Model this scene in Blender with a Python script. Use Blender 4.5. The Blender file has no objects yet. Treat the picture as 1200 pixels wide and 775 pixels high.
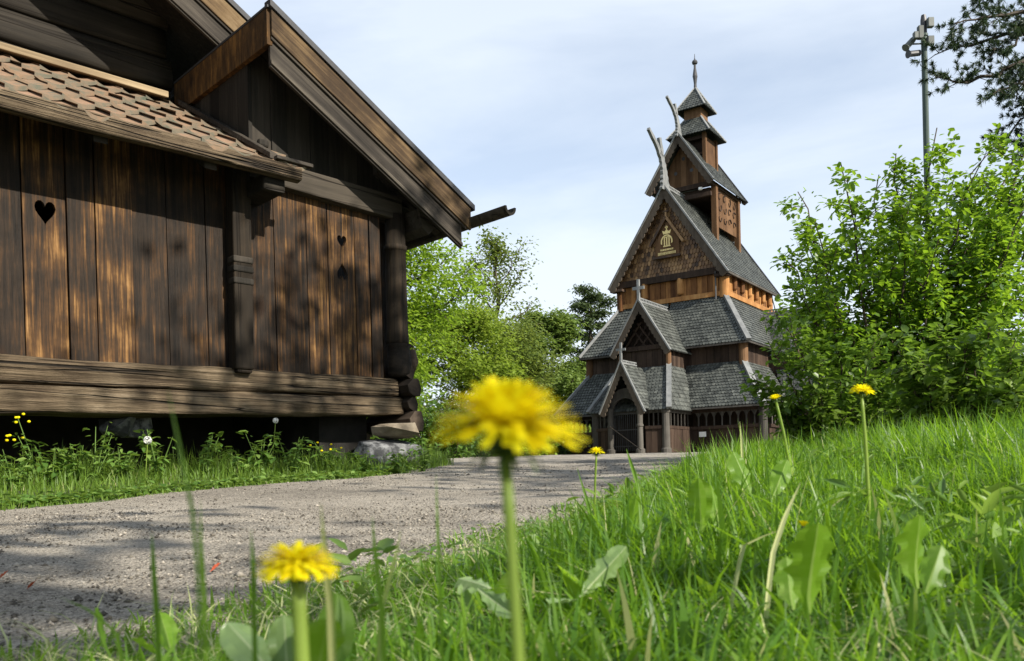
import bpy, bmesh, math, random
import numpy as np
from mathutils import Vector, Matrix, noise
PI = math.pi
rng = np.random.default_rng(11)
random.seed(11)
scene = bpy.context.scene
COL = scene.collection
V = Vector

# ------------------------------------------------------------------ camera mapping
FPX, ROLL, CAMZ = 1000.0, 0.0225, 0.25
CR, SR = math.cos(ROLL), math.sin(ROLL)

def ray(px, py):
    u, v = (px - 600) / FPX, (555 - py) / FPX
    return u * CR + v * SR, -u * SR + v * CR

def at(px, py, Y):
    x, z = ray(px, py)
    return V((x * Y, Y, z * Y + CAMZ))

# ------------------------------------------------------------------ terrain
ZY = [-60, -8, 0, 1, 1.8, 3, 5, 7, 9, 15, 25, 38, 60, 140, 500]
ZZ = [-.6, -.1, 0, .0, .012, .06, .15, .25, .335, .52, .74, 1.0, 1.25, 1.7, 2.5]
# left and right border of the gravel as Y -> X
RBY = [-30, 0.2, 1.0, 1.5, 2.4, 3.6, 5.5, 9, 15, 24, 30]
RBX = [-9, -1.1, -.62, -.33, .05, .45, 1.05, 2.1, 3.6, 6.2, 14]
LBY = [-30, 0, 3, 4.5, 5.5, 6.7, 7.4, 9.5, 11, 18, 26]
LBX = [-7, -4.4, -3.4, -2.7, -2.2, -1.34, -.96, -.78, -1.0, -2.2, -5.0]

def xr_of(Y):
    return np.interp(Y, RBY, RBX)

def xl_of(Y):
    return np.interp(Y, LBY, LBX)

def ground(x, y):
    z = np.interp(y, ZY, ZZ)
    d = np.maximum(0, x - xr_of(y) - .1)
    bank = .10 * d / (1 + .12 * d) * np.clip((y - .3) / 3.0, 0, 1) * np.clip((16 - y) / 8, 0, 1)
    lb = .03 * np.clip((xl_of(y) - x) / .6, 0, 1) * np.clip((16 - y) / 8, 0, 1)
    bump = .012 * np.sin(x * 1.9 + y * .7) * np.sin(y * 1.3 - x * .6)
    return z + bank + lb + bump * np.clip(np.abs(y) / 3, 0, 1)

def gz(x, y):
    return float(ground(np.float64(x), np.float64(y)))

# ------------------------------------------------------------------ object helpers
def tag(o, label=None, cat=None, group=None, kind=None):
    if label: o['label'] = label
    if cat: o['category'] = cat
    if group: o['group'] = group
    if kind: o['kind'] = kind
    return o

def thing(name, label, cat, loc=(0, 0, 0), rotz=0, group=None):
    o = bpy.data.objects.new(name, None)
    COL.objects.link(o)
    o.empty_display_size = .2
    o.location = loc
    o.rotation_euler = (0, 0, rotz)
    return tag(o, label, cat, group)

class MB:
    """collects polygons, then links them as ONE mesh object"""
    def __init__(s):
        s.v, s.f, s.r, s.c = [], [], [], []

    def cut(s):
        """the next polygons belong to the next piece"""
        if s.f and (not s.c or s.c[-1] != (len(s.v), len(s.f))): s.c.append((len(s.v), len(s.f)))

    def poly(s, pts, rnd=None, rev=False):
        n = len(s.v)
        s.v += [tuple(p) for p in pts]
        idx = list(range(n, n + len(pts)))
        s.f.append(idx[::-1] if rev else idx)
        s.r.append(random.random() if rnd is None else rnd)

    def hexa(s, p, rnd=None):
        """p: 4 bottom (ccw from above) + 4 top"""
        rnd = random.random() if rnd is None else rnd
        n = len(s.v)
        s.v += [tuple(q) for q in p]
        for q in ((3, 2, 1, 0), (4, 5, 6, 7), (0, 1, 5, 4), (1, 2, 6, 5), (2, 3, 7, 6), (3, 0, 4, 7)):
            s.f.append([n + i for i in q]); s.r.append(rnd)

    def box(s, x0, x1, y0, y1, z0, z1, rnd=None):
        s.hexa([(x0, y0, z0), (x1, y0, z0), (x1, y1, z0), (x0, y1, z0),
                (x0, y0, z1), (x1, y0, z1), (x1, y1, z1), (x0, y1, z1)], rnd)

    def prism(s, pts, vec, rnd=None):
        """polygon pts swept along vec"""
        rnd = random.random() if rnd is None else rnd
        n, k = len(s.v), len(pts)
        vec = V(vec)
        s.v += [tuple(p) for p in pts] + [tuple(V(p) + vec) for p in pts]
        s.f.append([n + i for i in range(k)][::-1]); s.r.append(rnd)
        s.f.append([n + k + i for i in range(k)]); s.r.append(rnd)
        for i in range(k):
            j = (i + 1) % k
            s.f.append([n + i, n + j, n + k + j, n + k + i]); s.r.append(rnd)

    def rings(s, rings, cap=True, rnd=None):
        rnd = random.random() if rnd is None else rnd
        n, k = len(s.v), len(rings[0])
        for r in rings:
            s.v += [tuple(p) for p in r]
        for a in range(len(rings) - 1):
            for i in range(k):
                j = (i + 1) % k
                s.f.append([n + a * k + i, n + a * k + j, n + (a + 1) * k + j, n + (a + 1) * k + i]); s.r.append(rnd)
        if cap:
            s.f.append([n + i for i in range(k)][::-1]); s.r.append(rnd)
            m = n + (len(rings) - 1) * k
            s.f.append([m + i for i in range(k)]); s.r.append(rnd)

    def tube(s, path, radii, n=8, cap=True, rnd=None):
        path = [V(p) for p in path]
        if not hasattr(radii, '__len__'): radii = [radii] * len(path)
        rs = []
        up = V((.13, .31, .94))
        for i, p in enumerate(path):
            d = (path[min(i + 1, len(path) - 1)] - path[max(i - 1, 0)])
            if d.length < 1e-9: d = V((0, 0, 1))
            d.normalize()
            if abs(d.dot(up)) > .95: up = V((1, .2, .1)).normalized()
            a = d.cross(up).normalized(); b = d.cross(a)
            up = -b if False else up
            rs.append([p + (a * math.cos(2 * PI * k / n) - b * math.sin(2 * PI * k / n)) * radii[i] for k in range(n)])
        s.rings(rs, cap, rnd)

    def lathe(s, prof, c=(0, 0, 0), n=12, rnd=None):
        s.rings([[(c[0] + r * math.cos(2 * PI * k / n), c[1] + r * math.sin(2 * PI * k / n), c[2] + z) for k in range(n)]
                 for r, z in prof], True, rnd)

    def build(s, name, mat, parent=None, smooth=False, bevel=0):
        if s.c:
            e = [(0, 0)] + s.c + [(len(s.v), len(s.f))]
            for (v0, f0), (v1, f1) in zip(e[:-1], e[1:]):
                if f1 == f0: continue
                q = MB(); q.v = s.v[v0:v1]; q.f = [[i - v0 for i in f] for f in s.f[f0:f1]]; q.r = s.r[f0:f1]
                o = q.build(name, mat, parent, smooth, bevel)
            return o
        me = bpy.data.meshes.new(name)
        me.from_pydata(s.v, [], s.f)
        at_ = me.attributes.new('rnd', 'FLOAT', 'FACE')
        at_.data.foreach_set('value', np.array(s.r, dtype=np.float32))
        me.materials.append(mat)
        if smooth: me.polygons.foreach_set('use_smooth', [True] * len(me.polygons))
        me.update()
        o = bpy.data.objects.new(name, me)
        COL.objects.link(o)
        if parent: o.parent = parent
        if bevel:
            b = o.modifiers.new('bevel', 'BEVEL'); b.width = bevel; b.segments = 2; b.limit_method = 'ANGLE'
        return o

def np_mesh(name, verts, faces_flat, k, rnd, mat, parent=None, smooth=False):
    """verts (N,3); faces_flat (M*k); rnd (M)"""
    me = bpy.data.meshes.new(name)
    nf = len(faces_flat) // k
    me.vertices.add(len(verts)); me.vertices.foreach_set('co', np.asarray(verts, dtype=np.float32).ravel())
    me.loops.add(nf * k); me.loops.foreach_set('vertex_index', np.asarray(faces_flat, dtype=np.int32))
    me.polygons.add(nf)
    me.polygons.foreach_set('loop_start', np.arange(0, nf * k, k, dtype=np.int32))
    try: me.polygons.foreach_set('loop_total', np.full(nf, k, dtype=np.int32))
    except Exception: pass
    a = me.attributes.new('rnd', 'FLOAT', 'FACE')
    a.data.foreach_set('value', np.asarray(rnd, dtype=np.float32))
    me.materials.append(mat)
    if smooth: me.polygons.foreach_set('use_smooth', [True] * nf)
    me.update(calc_edges=True)
    o = bpy.data.objects.new(name, me)
    COL.objects.link(o)
    if parent: o.parent = parent
    return o

def unit(a):
    return a / np.maximum(np.linalg.norm(a, axis=1, keepdims=True), 1e-9)

def leaves(name, pos, size, mat, parent=None, droop=.35, wid=.62, flat=.8, outward=None, rnd=None):
    """many small folded leaf blades as one mesh"""
    n = len(pos)
    size = np.broadcast_to(size, (n,)) * rng.uniform(.65, 1.25, n)
    ang = rng.uniform(0, 2 * PI, n)
    d = np.stack([np.cos(ang), np.sin(ang), np.full(n, -droop) + rng.normal(0, .3, n)], 1)
    if outward is not None: d = d + outward * 1.0
    d = unit(d)
    nn = np.stack([rng.normal(0, 1 - flat, n) * 1.6, rng.normal(0, 1 - flat, n) * 1.6, np.ones(n)], 1)
    side = unit(np.cross(d, nn)); nrm = np.cross(side, d)
    S = size[:, None]
    w = wid * .5
    pts = [pos, pos + S * (d * .30 + side * w * .92 + nrm * .07), pos + S * (d * .68 + side * w * .70 + nrm * .02),
           pos + S * (d * 1.0 - nrm * .10), pos + S * (d * .68 - side * w * .70 + nrm * .02), pos + S * (d * .30 - side * w * .92 + nrm * .07)]
    verts = np.stack(pts, 1).reshape(-1, 3)
    b = (np.arange(n) * 6)[:, None]
    faces = np.concatenate([b + np.array([[0, 1, 2, 3]]), b + np.array([[0, 3, 4, 5]])], 1).reshape(-1)
    r = rng.random(n) if rnd is None else rnd
    return np_mesh(name, verts, faces, 4, np.repeat(r, 2), mat, parent)

def blades(name, pos, h, w, lean, mat, parent=None, rnd=None, ang=None, seg=3, face=None):
    """grass blades as one mesh; pos (n,3), h, w, lean arrays"""
    n = len(pos)
    h = np.broadcast_to(h, (n,)); w = np.broadcast_to(w, (n,)); lean = np.broadcast_to(lean, (n,))
    ang = rng.uniform(0, 2 * PI, n) if ang is None else ang
    d = np.stack([np.cos(ang), np.sin(ang), np.zeros(n)], 1)
    fa = ang + PI / 2 + rng.normal(0, .5, n) if face is None else face
    sd = np.stack([np.cos(fa), np.sin(fa), np.zeros(n)], 1)
    rows = []
    for i in range(seg + 1):
        t = i / seg
        c = pos + d * (lean * h * t ** 1.9)[:, None]
        c = c + np.array([0, 0, 1.]) * (h * (t - .42 * np.minimum(lean, 1.6) * t ** 2.3 * .8))[:, None]
        ww = (w * .5 * (1 - t ** 1.6) ** .8 * (0.75 + .5 * min(1, 3 * t)))[:, None]
        if i < seg: rows += [c - sd * ww, c + sd * ww]
        else: rows += [c]
    verts = np.stack(rows, 1).reshape(-1, 3)
    k = 2 * seg + 1
    b = (np.arange(n) * k)[:, None]
    r = rng.random(n) if rnd is None else rnd
    # quads for the lower segments, the tip as a degenerate-free triangle pair is avoided: use triangles throughout
    tris = []
    for i in range(seg - 1):
        q = 2 * i
        tris += [[q, q + 1, q + 3], [q, q + 3, q + 2]]
    tris += [[2 * seg - 2, 2 * seg - 1, 2 * seg]]
    faces = np.concatenate([b + np.array([t]) for t in tris], 1).reshape(-1)
    return np_mesh(name, verts, faces, 3, np.repeat(r, len(tris)), mat, parent, smooth=True)

# ------------------------------------------------------------------ materials
def newmat(name):
    m = bpy.data.materials.new(name); m.use_nodes = True
    nt = m.node_tree
    return m, nt, nt.nodes['Principled BSDF']

def N(nt, typ, **kw):
    n = nt.nodes.new(typ)
    for k, v in kw.items():
        if k in n.inputs: n.inputs[k].default_value = v
        else: setattr(n, k, v)
    return n

def ramp(nt, stops, src):
    n = nt.nodes.new('ShaderNodeValToRGB')
    e = n.color_ramp.elements
    while len(e) < len(stops): e.new(.5)
    for el, (p, c) in zip(e, stops):
        el.position = p; el.color = (*c, 1)
    nt.links.new(src, n.inputs[0])
    return n

def mth(nt, op, a, b=None, clamp=False):
    n = nt.nodes.new('ShaderNodeMath'); n.operation = op; n.use_clamp = clamp
    for i, x in enumerate((a, b)):
        if x is None: continue
        if isinstance(x, (int, float)): n.inputs[i].default_value = x
        else: nt.links.new(x, n.inputs[i])
    return n.outputs[0]

def coords(nt, scale, roty=0):
    tc = nt.nodes.new('ShaderNodeTexCoord')
    mp = nt.nodes.new('ShaderNodeMapping'); mp.inputs['Scale'].default_value = scale
    src = tc.outputs['Object']
    if roty:
        mr = nt.nodes.new('ShaderNodeMapping'); mr.inputs['Rotation'].default_value = (0, roty, 0)
        nt.links.new(src, mr.inputs['Vector']); src = mr.outputs[0]
    nt.links.new(src, mp.inputs['Vector'])
    return mp.outputs[0]

def rnd_out(nt):
    a = nt.nodes.new('ShaderNodeAttribute'); a.attribute_name = 'rnd'
    return a.outputs['Fac']

def bump(nt, bsdf, h, strength=.5, dist=.02):
    b = nt.nodes.new('ShaderNodeBump')
    b.inputs['Strength'].default_value = strength; b.inputs['Distance'].default_value = dist
    nt.links.new(h, b.inputs['Height']); nt.links.new(b.outputs[0], bsdf.inputs['Normal'])

def wood(name, stops, axis='Z', along=1.3, across=22, rv=.35, rough=.75, bmp=.6, bd=.012, crack=0, patch=1.1, spec=.12, roty=0, knots=0):
    """weathered timber, grain running along one local axis, one random tone per board"""
    m, nt, bs = newmat(name)
    sc = {'X': (along, across, across), 'Y': (across, along, across), 'Z': (across, across, along)}[axis]
    r = rnd_out(nt)
    co = coords(nt, sc, roty)
    # shift the grain per board so that neighbours never share it
    add = nt.nodes.new('ShaderNodeVectorMath'); add.operation = 'ADD'
    cmb = nt.nodes.new('ShaderNodeCombineXYZ')
    rs = mth(nt, 'MULTIPLY', r, 37.0)
    for i in range(3): nt.links.new(rs, cmb.inputs[i])
    nt.links.new(co, add.inputs[0]); nt.links.new(cmb.outputs[0], add.inputs[1])
    n1 = N(nt, 'ShaderNodeTexNoise', Scale=1.0, Detail=9.0, Roughness=.66, Distortion=.25)
    nt.links.new(add.outputs[0], n1.inputs['Vector'])
    n2 = N(nt, 'ShaderNodeTexNoise', Scale=patch, Detail=4.0, Roughness=.6)
    c2 = coords(nt, (1, 1, 1)); nt.links.new(c2, n2.inputs['Vector'])
    v = mth(nt, 'MULTIPLY', n1.outputs['Fac'], .62)
    v = mth(nt, 'ADD', v, mth(nt, 'MULTIPLY', n2.outputs['Fac'], .42))
    v = mth(nt, 'ADD', v, mth(nt, 'MULTIPLY', mth(nt, 'SUBTRACT', r, .5), rv))
    rp = ramp(nt, stops, v)
    col = rp.outputs[0]
    h = n1.outputs['Fac']
    if crack:
        sc2 = {'X': (.16, 8, 8), 'Y': (8, .16, 8), 'Z': (8, 8, .16)}[axis]
        n3 = N(nt, 'ShaderNodeTexNoise', Scale=crack, Detail=2.0, Roughness=.5, Distortion=.05)
        nt.links.new(coords(nt, sc2), n3.inputs['Vector'])
        d = mth(nt, 'ABSOLUTE', mth(nt, 'SUBTRACT', n3.outputs['Fac'], .5))
        k = mth(nt, 'DIVIDE', d, .012, clamp=True)
        mx = nt.nodes.new('ShaderNodeMixRGB'); mx.inputs[1].default_value = (.012, .010, .008, 1)
        nt.links.new(k, mx.inputs[0]); nt.links.new(col, mx.inputs[2]); col = mx.outputs[0]
        h = mth(nt, 'ADD', h, mth(nt, 'MULTIPLY', k, 1.2))
    if knots:
        vk = N(nt, 'ShaderNodeTexVoronoi', Scale=knots, Randomness=1.0)
        mk = nt.nodes.new('ShaderNodeMapping'); mk.inputs['Scale'].default_value = (2.2, 2.2, 1.0)
        nt.links.new(coords(nt, (1, 1, 1)), mk.inputs['Vector']); nt.links.new(mk.outputs[0], vk.inputs['Vector'])
        kk = mth(nt, 'MULTIPLY', mth(nt, 'SUBTRACT', vk.outputs['Distance'], .06), 9.0, clamp=True)
        mk2 = nt.nodes.new('ShaderNodeMixRGB'); mk2.inputs[1].default_value = (.022, .011, .005, 1)
        nt.links.new(kk, mk2.inputs[0]); nt.links.new(col, mk2.inputs[2]); col = mk2.outputs[0]
    nt.links.new(col, bs.inputs['Base Color'])
    bs.inputs['Roughness'].default_value = rough
    bs.inputs['Specular IOR Level'].default_value = spec
    bump(nt, bs, h, bmp, bd)
    return m

def plain(name, stops, scale=6, rough=.8, bmp=.3, bd=.01, rv=.5, spec=.3, detail=6, metal=0):
    m, nt, bs = newmat(name)
    n1 = N(nt, 'ShaderNodeTexNoise', Scale=scale, Detail=detail, Roughness=.62)
    nt.links.new(coords(nt, (1, 1, 1)), n1.inputs['Vector'])
    v = mth(nt, 'ADD', n1.outputs['Fac'], mth(nt, 'MULTIPLY', mth(nt, 'SUBTRACT', rnd_out(nt), .5), rv))
    nt.links.new(ramp(nt, stops, v).outputs[0], bs.inputs['Base Color'])
    bs.inputs['Roughness'].default_value = rough
    bs.inputs['Specular IOR Level'].default_value = spec
    bs.inputs['Metallic'].default_value = metal
    bump(nt, bs, n1.outputs['Fac'], bmp, bd)
    return m

def leafmat(name, stops, trans=.4, tcol=(.3, .5, .04), rough=.45, spec=.35, big=0):
    m, nt, bs = newmat(name)
    v = rnd_out(nt)
    if big:
        n1 = N(nt, 'ShaderNodeTexNoise', Scale=big, Detail=2.0)
        nt.links.new(coords(nt, (1, 1, 1)), n1.inputs['Vector'])
        v = mth(nt, 'ADD', mth(nt, 'MULTIPLY', v, .6), mth(nt, 'MULTIPLY', mth(nt, 'SUBTRACT', n1.outputs['Fac'], .3), .9))
    rp = ramp(nt, stops, v)
    nt.links.new(rp.outputs[0], bs.inputs['Base Color'])
    bs.inputs['Roughness'].default_value = rough
    bs.inputs['Specular IOR Level'].default_value = spec
    tr = nt.nodes.new('ShaderNodeBsdfTranslucent')
    mx = nt.nodes.new('ShaderNodeMixRGB'); mx.blend_type = 'MULTIPLY'; mx.inputs[0].default_value = 0.0
    mx2 = nt.nodes.new('ShaderNodeMixRGB'); mx2.inputs[0].default_value = .6; mx2.inputs[2].default_value = (*tcol, 1)
    nt.links.new(rp.outputs[0], mx2.inputs[1]); nt.links.new(mx2.outputs[0], tr.inputs['Color'])
    ms = nt.nodes.new('ShaderNodeMixShader'); ms.inputs[0].default_value = trans
    nt.links.new(bs.outputs[0], ms.inputs[1]); nt.links.new(tr.outputs[0], ms.inputs[2])
    nt.links.new(ms.outputs[0], nt.nodes['Material Output'].inputs['Surface'])
    return m

M = {}
M['board'] = wood('weathered_board', [(.34, (.006, .0045, .0032)), (.47, (.020, .013, .008)), (.56, (.058, .029, .011)), (.65, (.19, .10, .034)), (.78, (.44, .29, .14))], 'Z', 1.7, 42, .14, bmp=1.0, patch=2.6, spec=.16, rough=.65, knots=1.5)
M['board_grey'] = wood('grey_board', [(.25, (.006, .0055, .005)), (.5, (.018, .016, .013)), (.75, (.045, .038, .030)), (.95, (.09, .075, .06))], 'Z', 1.1, 24, .3)
M['log'] = wood('sill_timber', [(.30, (.016, .012, .008)), (.44, (.06, .043, .027)), (.56, (.14, .105, .066)), (.68, (.25, .195, .13)), (.85, (.38, .31, .21))], 'X', 1.0, 34, .1, bmp=1.0, bd=.05, crack=1.0, patch=2.0)
M['log_dark'] = wood('dark_log', [(.25, (.008, .007, .006)), (.5, (.026, .022, .017)), (.75, (.06, .05, .038)), (.95, (.11, .09, .07))], 'X', .9, 18, .25, crack=.8)
M['post'] = wood('post_timber', [(.25, (.006, .005, .004)), (.5, (.020, .015, .010)), (.72, (.07, .046, .026)), (.92, (.15, .10, .06))], 'Z', .9, 20, .2, crack=.9)
M['log_end'] = wood('notched_log_end', [(.25, (.007, .006, .005)), (.5, (.026, .020, .015)), (.72, (.07, .052, .038)), (.92, (.15, .115, .08))], 'Y', 1.2, 14, .35)
M['brown'] = wood('brown_fascia', [(.3, (.014, .010, .008)), (.48, (.045, .029, .016)), (.62, (.11, .072, .036)), (.85, (.24, .18, .105))], 'X', 1.5, 30, .2, patch=3, roty=-.5157)
M['brown_y'] = wood('brown_fascia_across', [(.32, (.016, .010, .006)), (.47, (.06, .032, .012)), (.60, (.17, .085, .024)), (.82, (.34, .20, .07))], 'Z', 3.0, 16, .2, patch=3)
M['pale_board'] = wood('pale_board', [(.25, (.07, .05, .03)), (.5, (.20, .15, .09)), (.75, (.36, .28, .17)), (.95, (.5, .42, .28))], 'X', 1.0, 22, .2)
M['grey_verge'] = wood('grey_verge', [(.32, (.008, .007, .006)), (.5, (.032, .027, .022)), (.66, (.075, .064, .05)), (.9, (.17, .15, .115))], 'X', 1.2, 30, .2, roty=-.5157)
M['tar'] = plain('tarred_edge', [(.3, (.010, .010, .011)), (.7, (.03, .03, .032))], 9, .55)
M['clay'] = plain('clay_tile', [(.2, (.07, .085, .062)), (.40, (.13, .11, .078)), (.55, (.185, .122, .076)), (.8, (.25, .152, .098))], 9, .8, .6, .012, .3)
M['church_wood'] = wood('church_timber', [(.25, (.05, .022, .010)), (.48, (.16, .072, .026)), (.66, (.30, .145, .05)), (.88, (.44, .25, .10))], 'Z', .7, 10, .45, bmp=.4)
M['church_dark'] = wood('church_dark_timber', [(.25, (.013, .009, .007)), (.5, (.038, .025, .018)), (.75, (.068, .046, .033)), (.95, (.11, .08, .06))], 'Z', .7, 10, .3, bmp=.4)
M['church_brown'] = wood('church_brown_timber', [(.25, (.035, .018, .010)), (.5, (.10, .054, .026)), (.75, (.17, .098, .052)), (.95, (.26, .17, .10))], 'Z', .7, 10, .3, bmp=.4)
M['church_grey'] = wood('church_grey_timber', [(.25, (.022, .020, .018)), (.5, (.055, .050, .043)), (.75, (.10, .092, .08)), (.95, (.16, .15, .13))], 'Z', .8, 8, .25, bmp=.4)
M['gable_board'] = wood('gable_board_wood', [(.25, (.022, .017, .013)), (.5, (.066, .052, .039)), (.75, (.12, .097, .074)), (.95, (.19, .16, .125))], 'Z', .8, 8, .25, bmp=.4)
M['shingle'] = plain('roof_shingle', [(.15, (.018, .020, .018)), (.5, (.062, .068, .061)), (.85, (.115, .122, .108))], 2.5, .55, .25, .01, .55, .45)
M['gable_shingle'] = plain('gable_shingle', [(.2, (.035, .018, .008)), (.5, (.14, .074, .030)), (.8, (.28, .165, .072))], 2.5, .5, .25, .01, .7)
M['lead'] = plain('grey_hip_board', [(.3, (.10, .105, .105)), (.7, (.19, .195, .19))], 4, .6, .15, .01, .3, .4)
M['sill_shade'] = plain('underfloor_shade', [(.3, (.012, .011, .010)), (.7, (.035, .032, .028))], 5, .95)  # near-black colour stands in for the deep shade under the house
M['gold'] = plain('gilded_paint', [(.3, (.62, .46, .17)), (.7, (.82, .66, .30))], 20, .45)
M['white'] = plain('white_paint', [(.3, (.7, .7, .68)), (.7, (.82, .82, .8))], 10, .5)
M['iron'] = plain('dark_iron', [(.3, (.02, .02, .022)), (.7, (.05, .05, .052))], 15, .5, spec=.5)
M['stone'] = plain('grey_stone', [(.3, (.035, .036, .038)), (.42, (.16, .163, .165)), (.6, (.29, .295, .285)), (.8, (.42, .425, .41))], 7, .85, 1.0, .03, .3, detail=10)
M['sandstone'] = plain('pale_stone', [(.25, (.16, .13, .09)), (.5, (.30, .25, .18)), (.75, (.45, .39, .29))], 6, .85, .8, .02, .3, detail=10)
M['bark'] = wood('bark', [(.25, (.014, .011, .008)), (.5, (.045, .036, .027)), (.75, (.09, .074, .058)), (.95, (.14, .12, .10))], 'Z', 3, 14, .2)
M['twig'] = plain('twig_bark', [(.3, (.03, .022, .014)), (.7, (.075, .055, .035))], 20)
M['green_stem'] = leafmat('green_stem', [(0, (.10, .17, .035)), (1, (.15, .24, .06))], .2)
M['leaf_maple'] = leafmat('maple_leaf', [(0, (.080, .145, .012)), (.5, (.155, .245, .022)), (1, (.25, .34, .05))], .47, (.40, .60, .035))
M['leaf_light'] = leafmat('spring_leaf', [(0, (.09, .15, .015)), (.5, (.16, .23, .028)), (1, (.25, .31, .05))], .45, (.38, .52, .05))
M['leaf_ash'] = leafmat('olive_leaf', [(0, (.07, .11, .02)), (.5, (.12, .17, .035)), (1, (.18, .23, .06))], .4, (.32, .40, .06))
M['leaf_lime'] = leafmat('round_tree_leaf', [(0, (.055, .10, .018)), (.5, (.115, .175, .035)), (1, (.21, .27, .09))], .38, (.28, .40, .06))
M['leaf_bush'] = leafmat('bush_leaf', [(0, (.045, .105, .012)), (.5, (.095, .190, .018)), (1, (.175, .28, .034))], .5, (.36, .57, .025), .4, .45)
M['leaf_under'] = leafmat('undergrowth_leaf', [(0, (.045, .095, .012)), (.5, (.095, .165, .020)), (1, (.18, .25, .05))], .45, (.25, .42, .03), .42, .45)
M['needle'] = leafmat('pine_needle', [(0, (.012, .028, .012)), (.5, (.025, .050, .020)), (1, (.05, .08, .032))], .15, (.10, .16, .04), .5)
M['needle_far'] = leafmat('far_pine_needle', [(0, (.030, .050, .020)), (.5, (.055, .082, .034)), (1, (.10, .135, .055))], .25, (.16, .22, .06))
M['leaf_hedge'] = leafmat('hedge_leaf', [(0, (.022, .055, .010)), (.5, (.05, .105, .018)), (1, (.11, .19, .03))], .35, (.22, .36, .03))
M['grass'] = leafmat('meadow_grass', [(0, (.036, .095, .010)), (.5, (.080, .180, .014)), (.9, (.150, .260, .028)), (.96, (.17, .27, .04)), (1, (.36, .36, .16))], .5, (.32, .56, .02), .42, .4)
M['lawn'] = leafmat('lawn_grass', [(0, (.06, .11, .015)), (.5, (.10, .18, .022)), (.9, (.16, .25, .035)), (1, (.28, .28, .12))], .4, (.34, .50, .04), .5)
M['weed'] = leafmat('weed_leaf', [(0, (.05, .11, .02)), (.5, (.10, .19, .035)), (1, (.18, .27, .06))], .38, (.32, .48, .05), .45, .4)
M['broad'] = leafmat('broad_leaf', [(0, (.07, .15, .010)), (.5, (.12, .23, .016)), (1, (.24, .34, .08))], .5, (.36, .60, .015), .42, .4, big=45)
M['broad_pale'] = leafmat('pale_broad_leaf', [(0, (.12, .19, .06)), (.6, (.19, .28, .10)), (1, (.32, .38, .2))], .3, (.28, .42, .10), .35, .5, big=25)
M['petal'] = leafmat('dandelion_petal', [(0, (.80, .62, .004)), (.5, (.85, .72, .008)), (1, (.88, .80, .02))], .5, (1.0, .95, .01), .6, .2)
M['bract'] = leafmat('dandelion_bract', [(0, (.03, .06, .012)), (1, (.07, .12, .03))], .15, (.15, .25, .05))
M['stem'] = leafmat('dandelion_stem', [(0, (.17, .26, .035)), (1, (.24, .33, .06))], .4, (.40, .55, .06), .4)
M['fluff'] = leafmat('seed_fluff', [(0, (.6, .6, .58)), (1, (.8, .8, .78))], .4, (.8, .8, .8), .8, .1)
M['straw'] = leafmat('pale_stalk', [(0, (.34, .38, .15)), (1, (.46, .48, .24))], .3, (.5, .55, .2))
M['redleaf'] = leafmat('fallen_red_leaf', [(0, (.30, .045, .02)), (1, (.42, .10, .04))], .2, (.5, .1, .03))
M['pole'] = plain('green_pole_paint', [(.3, (.010, .028, .017)), (.7, (.02, .045, .027))], 6, .4, .05, spec=.5)
M['grey_box'] = plain('grey_plastic', [(.3, (.05, .058, .05)), (.7, (.10, .11, .10))], 8, .5, .05)

def ground_mat():
    m, nt, bs = newmat('earth')
    c = coords(nt, (1, 1, 1))
    n1 = N(nt, 'ShaderNodeTexNoise', Scale=1.3, Detail=8.0, Roughness=.65); nt.links.new(c, n1.inputs['Vector'])
    n2 = N(nt, 'ShaderNodeTexNoise', Scale=40.0, Detail=4.0); nt.links.new(c, n2.inputs['Vector'])
    v = mth(nt, 'ADD', mth(nt, 'MULTIPLY', n1.outputs['Fac'], .6), mth(nt, 'MULTIPLY', n2.outputs['Fac'], .4))
    nt.links.new(ramp(nt, [(.3, (.025, .030, .010)), (.5, (.045, .065, .016)), (.7, (.075, .095, .03))], v).outputs[0], bs.inputs['Base Color'])
    bs.inputs['Roughness'].default_value = .95
    bump(nt, bs, v, .8, .03)
    return m

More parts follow.
